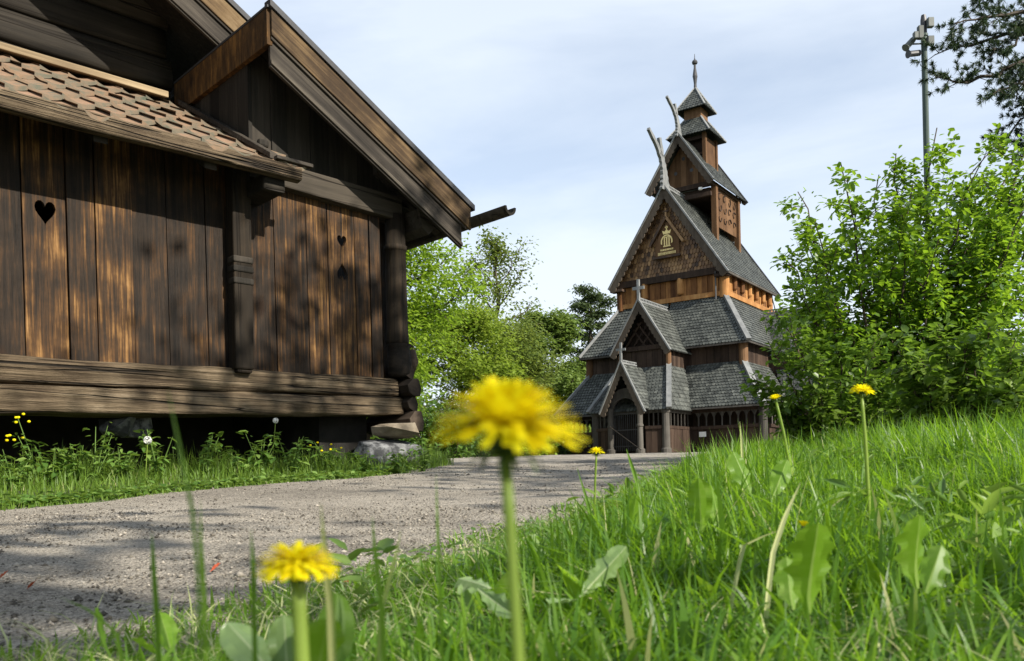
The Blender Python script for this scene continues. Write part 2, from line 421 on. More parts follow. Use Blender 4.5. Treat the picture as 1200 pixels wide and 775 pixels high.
def gravel_mat():
    m, nt, bs = newmat('gravel')
    c = coords(nt, (1, 1, 1))
    n1 = N(nt, 'ShaderNodeTexNoise', Scale=.9, Detail=5.0, Roughness=.6); nt.links.new(c, n1.inputs['Vector'])
    n2 = N(nt, 'ShaderNodeTexNoise', Scale=55.0, Detail=6.0, Roughness=.75); nt.links.new(c, n2.inputs['Vector'])
    n4 = N(nt, 'ShaderNodeTexNoise', Scale=9.0, Detail=5.0, Roughness=.7); nt.links.new(c, n4.inputs['Vector'])
    n5 = N(nt, 'ShaderNodeTexNoise', Scale=210.0, Detail=3.0, Roughness=.7); nt.links.new(c, n5.inputs['Vector'])
    vo = N(nt, 'ShaderNodeTexVoronoi', Scale=95.0); nt.links.new(c, vo.inputs['Vector'])
    v = mth(nt, 'ADD', mth(nt, 'MULTIPLY', n1.outputs['Fac'], .45), mth(nt, 'MULTIPLY', n2.outputs['Fac'], .30))
    v = mth(nt, 'ADD', v, mth(nt, 'MULTIPLY', n4.outputs['Fac'], .22))
    v = mth(nt, 'ADD', v, mth(nt, 'MULTIPLY', mth(nt, 'SUBTRACT', n5.outputs['Fac'], .5), .9))
    v = mth(nt, 'ADD', v, mth(nt, 'MULTIPLY', mth(nt, 'SUBTRACT', vo.outputs['Distance'], .5), -.25))
    rp = ramp(nt, [(.28, (.060, .052, .042)), (.48, (.255, .228, .186)), (.62, (.41, .372, .31)), (.80, (.57, .52, .44))], v)
    nt.links.new(rp.outputs[0], bs.inputs['Base Color'])
    bs.inputs['Roughness'].default_value = .92
    bs.inputs['Specular IOR Level'].default_value = .2
    h = mth(nt, 'ADD', mth(nt, 'MULTIPLY', n2.outputs['Fac'], .7), mth(nt, 'MULTIPLY', mth(nt, 'SUBTRACT', .5, vo.outputs['Distance']), .8))
    h = mth(nt, 'ADD', h, mth(nt, 'MULTIPLY', n4.outputs['Fac'], 2.2))
    bump(nt, bs, h, .9, .014)
    return m
M['earth'] = ground_mat()
M['gravel'] = gravel_mat()
M['pebble'] = plain('pebble', [(.2, (.06, .052, .042)), (.5, (.14, .125, .10)), (.85, (.30, .27, .225))], 30, .9, .2, .003, .9)
# ------------------------------------------------------------------ ground and gravel
def axis(lo, hi, dense_lo, dense_hi, n_dense, n_out):
    a = np.linspace(dense_lo, dense_hi, n_dense)
    l = dense_lo - (dense_lo - lo) * (np.linspace(1, 0, n_out, endpoint=False)) ** 2.2
    r = dense_hi + (hi - dense_hi) * (np.linspace(0, 1, n_out + 1)[1:]) ** 2.2
    return np.concatenate([l, a, r])

gx, gy = axis(-400, 400, -8, 9, 150, 28), axis(-60, 500, -2, 22, 200, 30)
X, Y = np.meshgrid(gx, gy)
Z = ground(X, Y)
nx, ny = len(gx), len(gy)
ii = (np.arange(ny - 1)[:, None] * nx + np.arange(nx - 1)[None, :]).ravel()
F = np.stack([ii, ii + 1, ii + nx + 1, ii + nx], 1).ravel()
tag(np_mesh('ground', np.stack([X, Y, Z], 2).reshape(-1, 3), F, 4, np.zeros(len(F) // 4), M['earth'], smooth=True), kind='structure')

ys = np.concatenate([np.linspace(-12, .5, 20, endpoint=False), np.linspace(.5, 12, 230, endpoint=False), np.linspace(12, 37, 90)])
ts = np.linspace(0, 1, 70)
YY, TT = np.meshgrid(ys, ts, indexing='ij')
wob = .07 * np.sin(YY * 3.1) + .05 * np.sin(YY * 7.7 + 1) + .03 * np.sin(YY * 17)
xl, xr = xl_of(YY) + wob, xr_of(YY) + .07 * np.sin(YY * 4.3 + 2) + .04 * np.sin(YY * 11)
far = np.clip((YY - 22) / 6, 0, 1)
xr = xr * (1 - far) + 22 * far
XX = xl + (xr - xl) * TT
edge = np.minimum(TT, 1 - TT) * (xr - xl)
relief = np.zeros_like(XX)
for i in range(XX.shape[0]):
    for j in range(XX.shape[1]):
        p = V((XX[i, j] * 1.3, YY[i, j] * 1.3, 0))
        relief[i, j] = noise.noise(p) * .012 + noise.noise(p * 4.1) * .006
ZR = ground(XX, YY) + .006 + np.clip(relief, -.001, 1) * np.clip(edge / .3, 0, 1) - .02 * np.clip(1 - edge / .06, 0, 1)
n0, n1_ = XX.shape
ii = (np.arange(n0 - 1)[:, None] * n1_ + np.arange(n1_ - 1)[None, :]).ravel()
F = np.stack([ii, ii + 1, ii + n1_ + 1, ii + n1_], 1).ravel()
tag(np_mesh('gravel_path', np.stack([XX, YY, ZR], 2).reshape(-1, 3), F, 4, np.zeros(len(F) // 4), M['gravel'], smooth=True), kind='structure')

def road_points(n, y0, y1, p=1.0, margin=.1):
    y = y0 + (y1 - y0) * rng.random(n) ** p
    l, r = xl_of(y) + margin, xr_of(y) - margin
    x = l + (r - l) * rng.random(n)
    return np.stack([x, y, ground(x, y) + .009], 1)

pp = np.concatenate([road_points(22000, .9, 4, 1.3), road_points(10000, 3.5, 10, 1.2)])
n = len(pp)
sz = rng.lognormal(-5.75, .48, n)
sz = np.clip(sz, .002, .014)
octa = np.array([[1, 0, 0], [0, 1, 0], [-1, 0, 0], [0, -1, 0], [0, 0, .7], [0, 0, -.5]], float)
vv = octa[None] * sz[:, None, None] * rng.uniform(.6, 1.25, (n, 6, 3))
th = rng.uniform(0, 2 * PI, n); c_, s_ = np.cos(th)[:, None], np.sin(th)[:, None]
vv = np.stack([vv[:, :, 0] * c_ - vv[:, :, 1] * s_, vv[:, :, 0] * s_ + vv[:, :, 1] * c_, vv[:, :, 2]], 2) + pp[:, None]
fo = np.array([[0, 1, 4], [1, 2, 4], [2, 3, 4], [3, 0, 4], [1, 0, 5], [2, 1, 5], [3, 2, 5], [0, 3, 5]]).ravel()
F = (np.arange(n)[:, None] * 6 + fo[None]).ravel()
tag(np_mesh('loose_gravel', vv.reshape(-1, 3), F, 3, np.repeat(rng.random(n), 8), M['pebble'], smooth=True), 'loose grey and beige pebbles scattered over the gravel path', 'gravel', kind='stuff')

# ------------------------------------------------------------------ timber storehouse on the left
HD = math.atan2(.697, .718)
HC = (-1.161, 8.6)
house = thing('timber_storehouse', 'old dark brown timber storehouse raised on stones, with heart cutouts in its plank wall', 'house', (HC[0], HC[1], 0), HD)
hx, hy = V((math.cos(HD), math.sin(HD))), V((-math.sin(HD), math.cos(HD)))

def hloc(px, py, b):
    """local x, z on the plane local y = b seen at a pixel"""
    xr_, zr_ = ray(px, py)
    Yv = (b + HC[0] * hy[0] + HC[1] * hy[1]) / (xr_ * hy[0] + hy[1])
    d = V((xr_ * Yv - HC[0], Yv - HC[1]))
    return d.dot(hx), zr_ * Yv + CAMZ

def hworld(x, y):
    return V((HC[0], HC[1])) + hx * x + hy * y

def log(mb, x0, x1, zb, zt, y0, y1, n=70, seed=0, rnd=.5, amp=.012):
    """hewn log along local x; zb/zt are (left, right) heights"""
    rings = []
    for i in range(n + 1):
        t = i / n
        x = x0 + (x1 - x0) * t
        b, tt = zb[0] + (zb[1] - zb[0]) * t, zt[0] + (zt[1] - zt[0]) * t
        cz, hz, cy, hy_ = (b + tt) / 2, (tt - b) / 2, (y0 + y1) / 2, (y1 - y0) / 2
        r = []
        for k in range(20):
            a = 2 * PI * k / 20
            ca, sa = math.cos(a), math.sin(a)
            ex = .42
            yy = math.copysign(abs(ca) ** ex, ca) * hy_; zz = math.copysign(abs(sa) ** ex, sa) * hz
            q = noise.noise(V((x * .8 + seed * 9, ca * 1.2, sa * 1.2))) + .6 * noise.noise(V((x * 2.3 + seed * 5, ca * 4, sa * 4)))
            s = 1 + amp / max(hz, .05) * q
            r.append((x, cy + yy * s, cz + zz * s))
        rings.append(r[::-1])
    mb.rings(rings, True, rnd)

# sill logs
for k, (zb, zt, y0) in enumerate([((.745, .855), (.965, 1.035), -.16), ((.97, 1.04), (1.185, 1.225), -.13)]):
    m = MB(); sl = (zb[1] - zb[0]) / 3.52; st = (zt[1] - zt[0]) / 3.52
    log(m, -9.1, -.02 - .03 * k, (zb[1] - sl * 9.1, zb[1]), (zt[1] - st * 9.1, zt[1]), y0, .16, 160, k + 1, amp=.022)
    m.build('sill_log', M['log'], house, smooth=True)
# plank wall with cut-outs
def heart(w, h, flip=False):
    pts = []
    for i in range(13):
        t = PI * i / 12
        pts.append((16 * math.sin(t) ** 3 / 32 * w, (13 * math.cos(t) - 5 * math.cos(2 * t) - 2 * math.cos(3 * t) - math.cos(4 * t) + 2.5) / 29 * h))
    if flip: pts = [(x, -z) for x, z in pts[::-1]]
    return pts   # from top to bottom, x >= 0

H1 = hloc(53, 250, -.02); H2 = hloc(400, 284, -.02); H3 = hloc(402, 318, -.02)
cuts = [(H1[0], [(H1[1], heart(.145, .185))]), (H2[0], [(H2[1], heart(.105, .125)), (H3[1], heart(.115, .17, True))])]
edges = [-9.0]
while edges[-1] < -.25: edges.append(edges[-1] + random.choice([.17, .21, .25, .28, .31, .33]))
edges[-1] = -.16
for cx, _ in cuts:       # keep a seam-free board round each cut-out
    hw = .15
    edges = [e for e in edges if abs(e - cx) > hw + .06] + [cx - hw, cx + hw]
edges.sort()
m = MB()
ZT, ZB = 2.97, 1.17
for a, b in zip(edges[:-1], edges[1:]):
    y = -.03 + random.uniform(-.012, .012); r = random.random(); g = .004
    lean = random.uniform(-.006, .006) - .012
    cut = [c for c in cuts if a < c[0] < b]
    if not cut:
        m.prism([(a + g, y, ZB), (b - g, y, ZB), (b - g + lean, y, ZT), (a + g + lean, y, ZT)], (0, .04, 0), r)
        continue
    cx, hs = cut[0]
    right = [(cx, y, ZB), (b - g, y, ZB), (b - g + lean, y, ZT), (cx, y, ZT)]
    left = [(cx, y, ZT), (a + g + lean, y, ZT), (a + g, y, ZB), (cx, y, ZB)]
    for zc, hp in hs: right += [(cx + x, y, zc + z) for x, z in hp]
    for zc, hp in hs[::-1]: left += [(cx - x, y, zc + z) for x, z in hp[::-1]]
    m.prism(right, (0, .04, 0), r); m.prism(left, (0, .04, 0), r)
bw = m.build('plank_wall', M['board'], house)
# gallery floor, inner walls and added dark walls under the sill
m = MB(); m.box(-9.1, 0, -.02, 6.4, 1.06, 1.14); m.build('floor', M['board_grey'], house)
m = MB(); m.box(-9.0, -.35, 2.0, 2.3, .1, 1.05); m.cut(); m.box(-.75, -.20, .22, 2.0, .1, 1.04); m.build('underfloor_shade_wall', M['sill_shade'], house)  # added dark walls that keep the gap below the sill black
m = MB()
for i in range(17):
    z = 1.15 + i * .30
    log(m, -7.8 + .3 * (i % 2), -1.62 + .03 * math.sin(i * 2.1), (z + .004, z + .004), (z + .295, z + .295), 1.42, 1.66, 40, i + 20, random.random(), .014)
m.build('log_wall', M['log_dark'], house, smooth=True)
m = MB()
m.box(-.09, .06, .1, 6.3, 1.2, 2.95); m.cut(); m.box(-9.1, .0, 6.2, 6.35, 1.1, 3.0); m.cut(); m.box(-9.1, -9.0, .0, 6.2, 1.1, 3.0)
m.build('side_wall', M['board'], house)
# pent roof: rafters, deck, tiles, eave beam
PZ0, PS = 2.88, .575
def pz(y): return PZ0 + (y + .5) * PS
m = MB(); m.hexa([(-9.3, -.52, pz(-.52) - .06), (-1.46, -.52, pz(-.52) - .06), (-1.46, 1.42, pz(1.42) - .06), (-9.3, 1.42, pz(1.42) - .06),
                  (-9.3, -.52, pz(-.52) - .02), (-1.46, -.52, pz(-.52) - .02), (-1.46, 1.42, pz(1.42) - .02), (-9.3, 1.42, pz(1.42) - .02)])
m.build('roof_deck', M['board_grey'], house)
m = MB()
log(m, -9.3, -1.36, (2.735, 2.765), (2.885, 2.885), -.60, -.50, 60, 41, .5, .008)
m.build('eave_board', M['log'], house, smooth=True)
m = MB(); x = -8.8
while x < -1.5:
    m.cut(); m.hexa([(x, -.48, pz(-.48) - .17), (x + .1, -.48, pz(-.48) - .17), (x + .1, 1.4, pz(1.4) - .17), (x, 1.4, pz(1.4) - .17),
            (x, -.48, pz(-.48) - .065), (x + .1, -.48, pz(-.48) - .065), (x + .1, 1.4, pz(1.4) - .065), (x, 1.4, pz(1.4) - .065)])
    x += .83
m.build('rafter', M['board_grey'], house)
m = MB()
TW, TE = .225, .33
row = 0; y = -.60
while y < 1.32:
    x = -9.2
    while x < -1.45:
        tilt, dz, dy = random.uniform(-.008, .008), random.uniform(-.004, .006), random.uniform(-.012, .012)
        nseg = 8; top, bot = [], []
        for k in range(nseg + 1):
            u = k / nseg
            px_ = x + u * (TW + .02)
            w = .034 * (1 - math.sin(PI * u)) - .016 * u + tilt * (u - .5) * 2
            y0_ = y + dy - .022 * math.sin(PI * u) + .022; y1_ = y + TE + .06
            top.append((px_, y0_, pz(y0_) + .052 + w + dz)); bot.append((px_, y1_, pz(y1_) + .012 + w * .8 + dz))
        r = .35 + .65 * random.random()
        for k in range(nseg):
            m.poly([top[k], top[k + 1], bot[k + 1], bot[k]], r)
            a, b = V(top[k]), V(top[k + 1]); d = V((0, .006, -.030))
            m.poly([a + d, b + d, b, a], .12 + .25 * r)
            m.poly([a + d, V(bot[k]) + d, V(bot[k + 1]) + d, b + d], r)
        x += TW
    y += TE; row += 1
m.build('roof_tiles', M['clay'], house, smooth=False)
m = MB(); m.hexa([(-9.3, 1.22, pz(1.22) + .10), (-1.72, 1.22, pz(1.22) + .10), (-1.72, 1.46, pz(1.22) + .16), (-9.3, 1.46, pz(1.22) + .16),
                  (-9.3, 1.22, pz(1.22) + .16), (-1.72, 1.22, pz(1.22) + .16), (-1.72, 1.46, pz(1.22) + .24), (-9.3, 1.46, pz(1.22) + .24)])
m.build('flashing_board', M['pale_board'], house, bevel=.008)
# main roof (ridge out of the frame on the upper left)
SL = .567
def rz(x): return 2.98 - (x - .68) * SL
RX = -4.6
def slab(mb, x0, x1, y0, y1, dt, db, f=rz):
    mb.hexa([(x0, y0, f(x0) + db), (x1, y0, f(x1) + db), (x1, y1, f(x1) + db), (x0, y1, f(x0) + db),
             (x0, y0, f(x0) + dt), (x1, y0, f(x1) + dt), (x1, y1, f(x1) + dt), (x0, y1, f(x0) + dt)])
def rzb(x): return rz(x) + .62
def rz2(x): return rzb(2 * RX - x)
m = MB(); slab(m, -1.54, .68, -.42, 6.8, -.02, -.10); m.cut(); slab(m, RX, -.9, .64, 6.8, -.02, -.10, rzb)
m.cut(); slab(m, 2 * RX - .68, RX, .64, 6.8, -.02, -.10, rz2)
m.build('roof', M['board_grey'], house)
m = MB()
for yv, xa, xe, f in ((-.49, -1.56, .70, rz), (.58, RX, -.9, rzb)):
    m.cut(); slab(m, xa, xe, yv, yv + .10, .035, -.02, f)
m.build('roof_edge_cap', M['tar'], house)
for yv, xa, xe, f in ((-.47, -1.54, .66, rz), (.60, RX, -.9, rzb)):
    m = MB(); slab(m, xa, xe, yv, yv + .035, -.025, -.245, f); m.build('verge_board', M['brown'], house, bevel=.004)
    m = MB(); slab(m, xa, xe - .1, yv + .036, yv + .07, -.24, -.50, f)
    slab(m, xa, xe - .1, yv + .018, yv + .036, -.445, -.48, f); slab(m, xa, xe - .05, yv + .015, yv + .036, -.25, -.275, f)
    m.build('lower_verge_board', M['grey_verge'], house, bevel=.004)
m = MB()
xb = -1.57
m.box(xb, xb + .05, -.44, 1.45, rz(xb) - .34, rz(xb) - .035)
m.build('fascia_board', M['brown_y'], house, bevel=.004)
m = MB(); m.box(xb - .004, xb + .055, -.46, 1.45, rz(xb) - .034, rz(xb) - .014); m.build('fascia_cap', M['tar'], house)
# boarding that closes the corner bay above the pent roof
m = MB(); y = .0
while y < 1.4:
    m.box(-1.525, -1.49, y + .004, min(1.42, y + .19), pz(y) + .03, rz(-1.5) - .30); y += .19
m.build('closing_wall', M['board_grey'], house)
m = MB(); m.hexa([(-1.60, -.50, pz(-.50) + .05), (-1.53, -.50, pz(-.50) + .05), (-1.53, 1.3, pz(1.3) + .05), (-1.60, 1.3, pz(1.3) + .05),
                  (-1.60, -.50, pz(-.50) + .10), (-1.53, -.50, pz(-.50) + .10), (-1.53, 1.3, pz(1.3) + .10), (-1.60, 1.3, pz(1.3) + .10)])
m.hexa([(-1.60, -.62, pz(-.62) + .085), (-1.26, -.62, pz(-.62) + .085), (-1.26, -.56, pz(-.62) + .085), (-1.60, -.56, pz(-.62) + .085),
        (-1.60, -.62, pz(-.62) + .115), (-1.26, -.62, pz(-.62) + .115), (-1.26, -.56, pz(-.62) + .115), (-1.60, -.56, pz(-.62) + .115)])
m.build('flashing_board', M['grey_verge'], house, bevel=.005)
m = MB(); x = -1.5
while x < .45:
    w = random.choice([.16, .2, .24]); e = min(.45, x + w)
    y = .01 + random.uniform(-.008, .008)
    m.hexa([(x, y, 3.0), (e - .005, y, 3.0), (e - .005, y + .03, 3.0), (x, y + .03, 3.0),
            (x, y, max(3.01, rz(x) - .11)), (e - .005, y, max(3.01, rz(e) - .11)), (e - .005, y + .03, max(3.01, rz(e) - .11)), (x, y + .03, max(3.01, rz(x) - .11))])
    x += w
m.build('gable_boarding', M['board_grey'], house)
m = MB(); m.hexa([(-1.75, -.13, 2.88), (.05, -.13, 2.80), (.05, .1, 2.80), (-1.75, .1, 2.88), (-1.75, -.13, 3.08), (.05, -.13, 3.04), (.05, .1, 3.04), (-1.75, .1, 3.08)])
m.build('tie_beam', M['log_dark'], house, bevel=.015)
m = MB(); m.box(-1.66, -1.46, -.50, -.02, 2.66, 2.80); m.build('bracket', M['log_dark'], house, bevel=.02)
m = MB()
for k in range(2): m.box(-1.48 + .02 * k, -1.36, -.06, .0, 3.12 + .08 * k, 3.19 + .08 * k)
m.build('carved_bracket', M['board_grey'], house, bevel=.02)
# posts
m = MB()
prof = [(.112, 1.56), (.118, 1.6), (.110, 1.72), (.108, 2.0), (.106, 2.3), (.104, 2.50), (.116, 2.505), (.116, 2.55), (.102, 2.56), (.100, 2.86)]
m.lathe(prof, (0, -.06, 0), 16)
o = m.build('corner_post', M['post'], house, smooth=True)
m = MB(); m.lathe([(.09, 1.23), (.115, 1.27), (.125, 1.36), (.122, 1.46), (.105, 1.53), (.13, 1.56)], (-.01, -.10, 0), 14)
m.tube([(.12, -.10, 1.30), (.15, -.1, 1.40), (.13, -.1, 1.52)], [.05, .07, .05], 8)
m.build('post_foot', M['log_end'], house, smooth=True)
ends = [((-.03, .13), .69, .888, -.30), ((-.015, .10), .89, 1.036, -.25), ((-.03, .12), 1.038, 1.21, -.28), ((.0, .10), 1.212, 1.36, -.2)]
for (xa, xb_), z0, z1, y0 in ends:
    m = MB(); c = .05; h = (z1 - z0)
    pr = [(xa, z0 + c * .6), (xa + c, z0), (xb_ - c * .3, z0), (xb_, z0 + h * .45), (xb_ - c * .6, z1), (xa + c, z1), (xa - .02, z0 + h * .6)]
    m.prism([(x, y0, z) for x, z in pr][::-1], (0, .8, 0)); m.build('log_end', M['log_end'], house, bevel=.006)
hp = hloc(285, 300, -.2)[0]
m = MB(); z0 = hloc(288, 437, -.2)[1]
m.box(hp - .085, hp + .085, -.20, -.06, z0 + .03, 2.9)
m.box(hp - .070, hp + .070, -.19, -.07, z0, z0 + .03)
m.build('hanging_post', M['post'], house, bevel=.02)
m = MB()
for pyv in (304, 315, 329):
    z = hloc(285, pyv, -.2)[1]; m.box(hp - .092, hp + .092, -.212, -.08, z - .03, z + .025)
m.build('carved_collar', M['board_grey'], house, bevel=.012)
# eave: purlin, soffit board and wooden gutter
m = MB()
m.prism([(.12, -.30, 2.90), (.16, -.30, 2.72), (.24, -.30, 2.66), (.30, -.30, 2.72), (.30, -.30, 2.86)], (0, 6.6, 0)); m.build('purlin', M['log_dark'], house)
m = MB()
for yv in (-.05, .9, 1.9, 2.9, 3.9):
    m.cut(); slab(m, -.2, .60, yv, yv + .1, -.11, -.23)
m.build('rafter', M['log_dark'], house)
g0 = V((.71, -1.0, 2.85)); g1 = V((.71, 6.6, 2.85))
m = MB(); nn = 12; rs = []
for p in (g0, g1):
    out = [(p.x + .075 * math.cos(PI + PI * k / nn), p.y, p.z + .085 * math.sin(PI + PI * k / nn) + .02) for k in range(nn + 1)]
    inn = [(p.x + .052 * math.cos(2 * PI - PI * k / nn), p.y, p.z + .060 * math.sin(2 * PI - PI * k / nn) + .02) for k in range(nn + 1)]
    rs.append(out + inn)
m.rings(rs); m.build('gutter', M['log_dark'], house)

# ------------------------------------------------------------------ stones
def rock(name, label, loc, dims, mat, seed, rotz=0, npts=26, group=None):
    rr = random.Random(seed)
    bm = bmesh.new()
    for _ in range(npts):
        d = V((rr.gauss(0, 1), rr.gauss(0, 1), rr.gauss(0, 1))).normalized()
        e = .55
        p = V([math.copysign(abs(c) ** e, c) * (1 + rr.uniform(-.3, .2)) for c in d])
        bm.verts.new((p.x * dims[0] / 2, p.y * dims[1] / 2, p.z * dims[2] / 2))
    bmesh.ops.convex_hull(bm, input=bm.verts)
    loose = [v for v in bm.verts if not v.link_faces]
    bmesh.ops.delete(bm, geom=loose, context='VERTS')
    bmesh.ops.subdivide_edges(bm, edges=bm.edges, cuts=1, use_grid_fill=True)
    for v in bm.verts: v.co += v.co.normalized() * (noise.noise(v.co * 7 + V((seed, 0, 0))) * .03 + noise.noise(v.co * 17 + V((seed, 3, 0))) * .012)
    me = bpy.data.meshes.new(name); bm.to_mesh(me); bm.free()
    me.materials.append(mat)
    o = bpy.data.objects.new(name, me); COL.objects.link(o)
    o.location = loc; o.rotation_euler = (0, 0, rotz)
    b = o.modifiers.new('bevel', 'BEVEL'); b.width = .008; b.segments = 2; b.limit_method = 'ANGLE'; b.angle_limit = math.radians(25)
    return tag(o, label, 'stone', group)

p = at(470, 506, 8.25); rock('foundation_stone', 'pale tan block of stone directly under the house corner logs', (p.x - .05, p.y, p.z + .01), (.38, .46, .17), M['sandstone'], 4, HD)
p = at(449, 528, 8.15); rock('boulder', 'large grey jagged boulder carrying the house corner, beneath the tan block', (p.x, p.y + .1, p.z - .06), (.80, .6, .36), M['stone'], 13, HD + .1)
p = at(134, 499, 6.9); rock('foundation_stone', 'smooth slanted grey stone under the sill log, beside the yellow flowers', (p.x, p.y, p.z), (.28, .3, .2), M['stone'], 8, .4)
p = at(158, 500, 7.05); rock('foundation_stone', 'rough cracked grey stone under the sill log, right of the smooth slanted one', (p.x, p.y, p.z), (.24, .3, .22), M['stone'], 22, 1.0)
# ------------------------------------------------------------------ stave church
CO = (9.80, 43.57); CA = math.radians(-35)
church = thing('stave_church', 'tall dark wooden stave church with tiered shingle roofs, dragon heads and a needle spire', 'church', (CO[0], CO[1], 0), CA)
cxv, cyv = V((math.cos(CA), math.sin(CA))), V((-math.sin(CA), math.cos(CA)))
def ident(p): return V(p)

def shingles(mb, A, B, C, D, tw=.15, th=.17, lift=.045, T=ident):
    """scalloped shingle courses on the trapezoid A B (bottom) C D (top), seen from outside"""
    A, B, C, D = (T(p) for p in (A, B, C, D))
    e = (B - A).normalized()
    w = (D - A) - e * (D - A).dot(e)
    H = w.length; up = w / H
    n = e.cross(up).normalized()
    mb.poly([A - n * .012, B - n * .012, C - n * .012, D - n * .012], .0)
    nr = max(2, round(H / th)); dv = H / nr
    Lx = lambda v: (D - A).dot(e) * v / H
    Rx = lambda v: (B - A).length + ((C - B).dot(e)) * v / H
    P = lambda x, v, l: A + e * x + up * v + n * l
    for i in range(nr):
        v0 = i * dv; v1 = min(H, v0 + dv * 1.25)
        l, r = Lx(v0 + dv * .4), Rx(v0 + dv * .4)
        x = l - (tw / 2 if i % 2 else 0) - .001
        rowtone = random.uniform(-.04, .04)
        while x < r:
            a, b = max(l, x + tw * .06), min(r, x + tw * .94)
            x += tw
            if b - a < tw * .2: continue
            f = (b - a) / tw
            lf = lift * random.uniform(.9, 1.1)
            q = [(a, v0 + dv * .30, lf), (a + (b - a) * .25, v0, lf), (b - (b - a) * .25, v0, lf), (b, v0 + dv * .30, lf)]
            pts = [P(*k) for k in q]
            top = [P(b, v1, lf * .15), P(a, v1, lf * .15)]
            rn = min(1, max(0, random.gauss(.5, .2) + rowtone))
            mb.poly(pts + top, rn)
            for k in range(3):
                mb.poly([P(q[k][0], q[k][1], .0), P(q[k + 1][0], q[k + 1][1], .0), pts[k + 1], pts[k]], rn * .8)

def planks(mb, p0, p1, z0, z1, w=.2, t=.05, T=ident, jit=.012, skip=0):
    """vertical planks on the line p0-p1 (local x,y)"""
    p0, p1 = V((p0[0], p0[1], 0)), V((p1[0], p1[1], 0))
    L = (p1 - p0).length; e = (p1 - p0) / L; nrm = V((e.y, -e.x, 0))
    k = max(1, round(L / w)); ww = L / k
    for i in range(k):
        a = p0 + e * (i * ww + .006); b = p0 + e * ((i + 1) * ww - .006); o = nrm * random.uniform(-jit, jit)
        q = [a + o + nrm * t / 2, b + o + nrm * t / 2, b + o - nrm * t / 2, a + o - nrm * t / 2]
        mb.hexa([T(v + V((0, 0, z0))) for v in q] + [T(v + V((0, 0, z1))) for v in q])

def beam(mb, p0, p1, h, t, T=ident, rnd=None):
    """rectangular bar between two points; h vertical height, t thickness across"""
    p0, p1 = V(p0), V(p1)
    d = p1 - p0
    s = V((0, 0, 1)).cross(d)
    s = V((1, 0, 0)) if s.length < 1e-6 else s.normalized()
    u = d.cross(s).normalized()
    if u.z < 0: u = -u
    q = []
    for p in (p0, p1):
        q.append([p - s * t / 2 - u * h / 2, p + s * t / 2 - u * h / 2, p + s * t / 2 + u * h / 2, p - s * t / 2 + u * h / 2])
    mb.hexa([T(v) for v in q[0]] + [T(v) for v in q[1]], rnd)

def verge(mb, hw, ze, za, y, wid, th, T=ident, xc=0, scal=.06, per=.28):
    """pair of gable boards with a scalloped lower edge"""
    for s in (-1, 1):
        mb.cut()
        L = math.hypot(hw, za - ze); n = max(4, round(L / per)) * 4
        up, lo = [], []
        for i in range(n + 1):
            t = i / n
            x = hw * (1 - t); z = ze + (za - ze) * t
            up.append((xc + s * x, z))
            sc = scal * abs(math.sin(PI * i / 4))
            dx = (wid - scal + sc)
            nx, nz = -(za - ze) / L, -hw / L
            xx = x + nx * dx
            lo.append((xc + s * max(0, xx), z + nz * dx + (xx * (za - ze) / hw if xx < 0 else 0)))
        for i in range(n):
            q = [(up[i][0], y, up[i][1]), (up[i + 1][0], y, up[i + 1][1]), (lo[i + 1][0], y, lo[i + 1][1]), (lo[i][0], y, lo[i][1])]
            if s > 0: q = q[::-1]
            a = [T(p) for p in q]; b = [T((p[0], p[1] + th, p[2])) for p in q]
            mb.hexa(a + b, .5)

def dragon(mb, y0, z0, fwd, hgt, base, T=ident, t=.09):
    """carved dragon-head board rising forward from a ridge end"""
    cl = [(.04, 0), (.02, .20), (-.03, .40), (-.16, .60), (-.46, .79), (-1.0, 1.0)]
    wd = [1.0, .74, .52, .42, .26, .16]
    def strip(pts, w):
        L, R_ = [], []
        for i, p in enumerate(pts):
            q0, q1 = pts[max(i - 1, 0)], pts[min(i + 1, len(pts) - 1)]
            d = V((q1[0] - q0[0], q1[1] - q0[1])).normalized(); nn = V((-d.y, d.x))
            L.append(V(p) + nn * w[i] / 2); R_.append(V(p) - nn * w[i] / 2)
        for i in range(len(pts) - 1):
            q = [L[i], R_[i], R_[i + 1], L[i + 1]]
            mb.hexa([T((-t / 2, y0 + k.x, z0 + k.y)) for k in q] + [T((t / 2, y0 + k.x, z0 + k.y)) for k in q], .5)
    # finer, slightly knobbly centre line
    P = []
    W = []
    for i in range(31):
        u = i / 30 * 5; k = min(4, int(u)); f = u - k
        f2 = f
        P.append(((cl[k][0] * (1 - f2) + cl[k + 1][0] * f2) * fwd, (cl[k][1] * (1 - f2) + cl[k + 1][1] * f2) * hgt))
        W.append((wd[k] * (1 - f) + wd[k + 1] * f) * base * (1 + .13 * math.sin(i * 1.9)))
    strip(P, W)
    k = 19
    a = P[k]
    br = [a, (a[0] + .03 * fwd, a[1] + .12 * hgt), (a[0] - .04 * fwd, a[1] + .24 * hgt), (a[0] - .08 * fwd, a[1] + .34 * hgt)]
    strip(br, [base * .5, base * .34, base * .26, base * .28])

def crest(mb, p0, p1, T=ident, h=.16, step=.17):
    p0, p1 = V(p0), V(p1); L = (p1 - p0).length; e = (p1 - p0) / L
    k = int(L / step)
    beam(mb, p0 + V((0, 0, .03)), p1 + V((0, 0, .03)), .07, .09, T, .5)
    for i in range(k):
        a = p0 + e * (i * step + .03); b = p0 + e * (i * step + step * .55)
        beam(mb, a + V((0, 0, h * .62)), b + V((0, 0, h * .62)), h * .7, .06, T, .5)
    beam(mb, p0 + V((0, 0, h + .02)), p1 + V((0, 0, h + .02)), .05, .07, T, .5)

def P_(name, mb, mat, parent=church, **k): return mb.build(name, M[mat], parent, **k)
GZ = 1.0
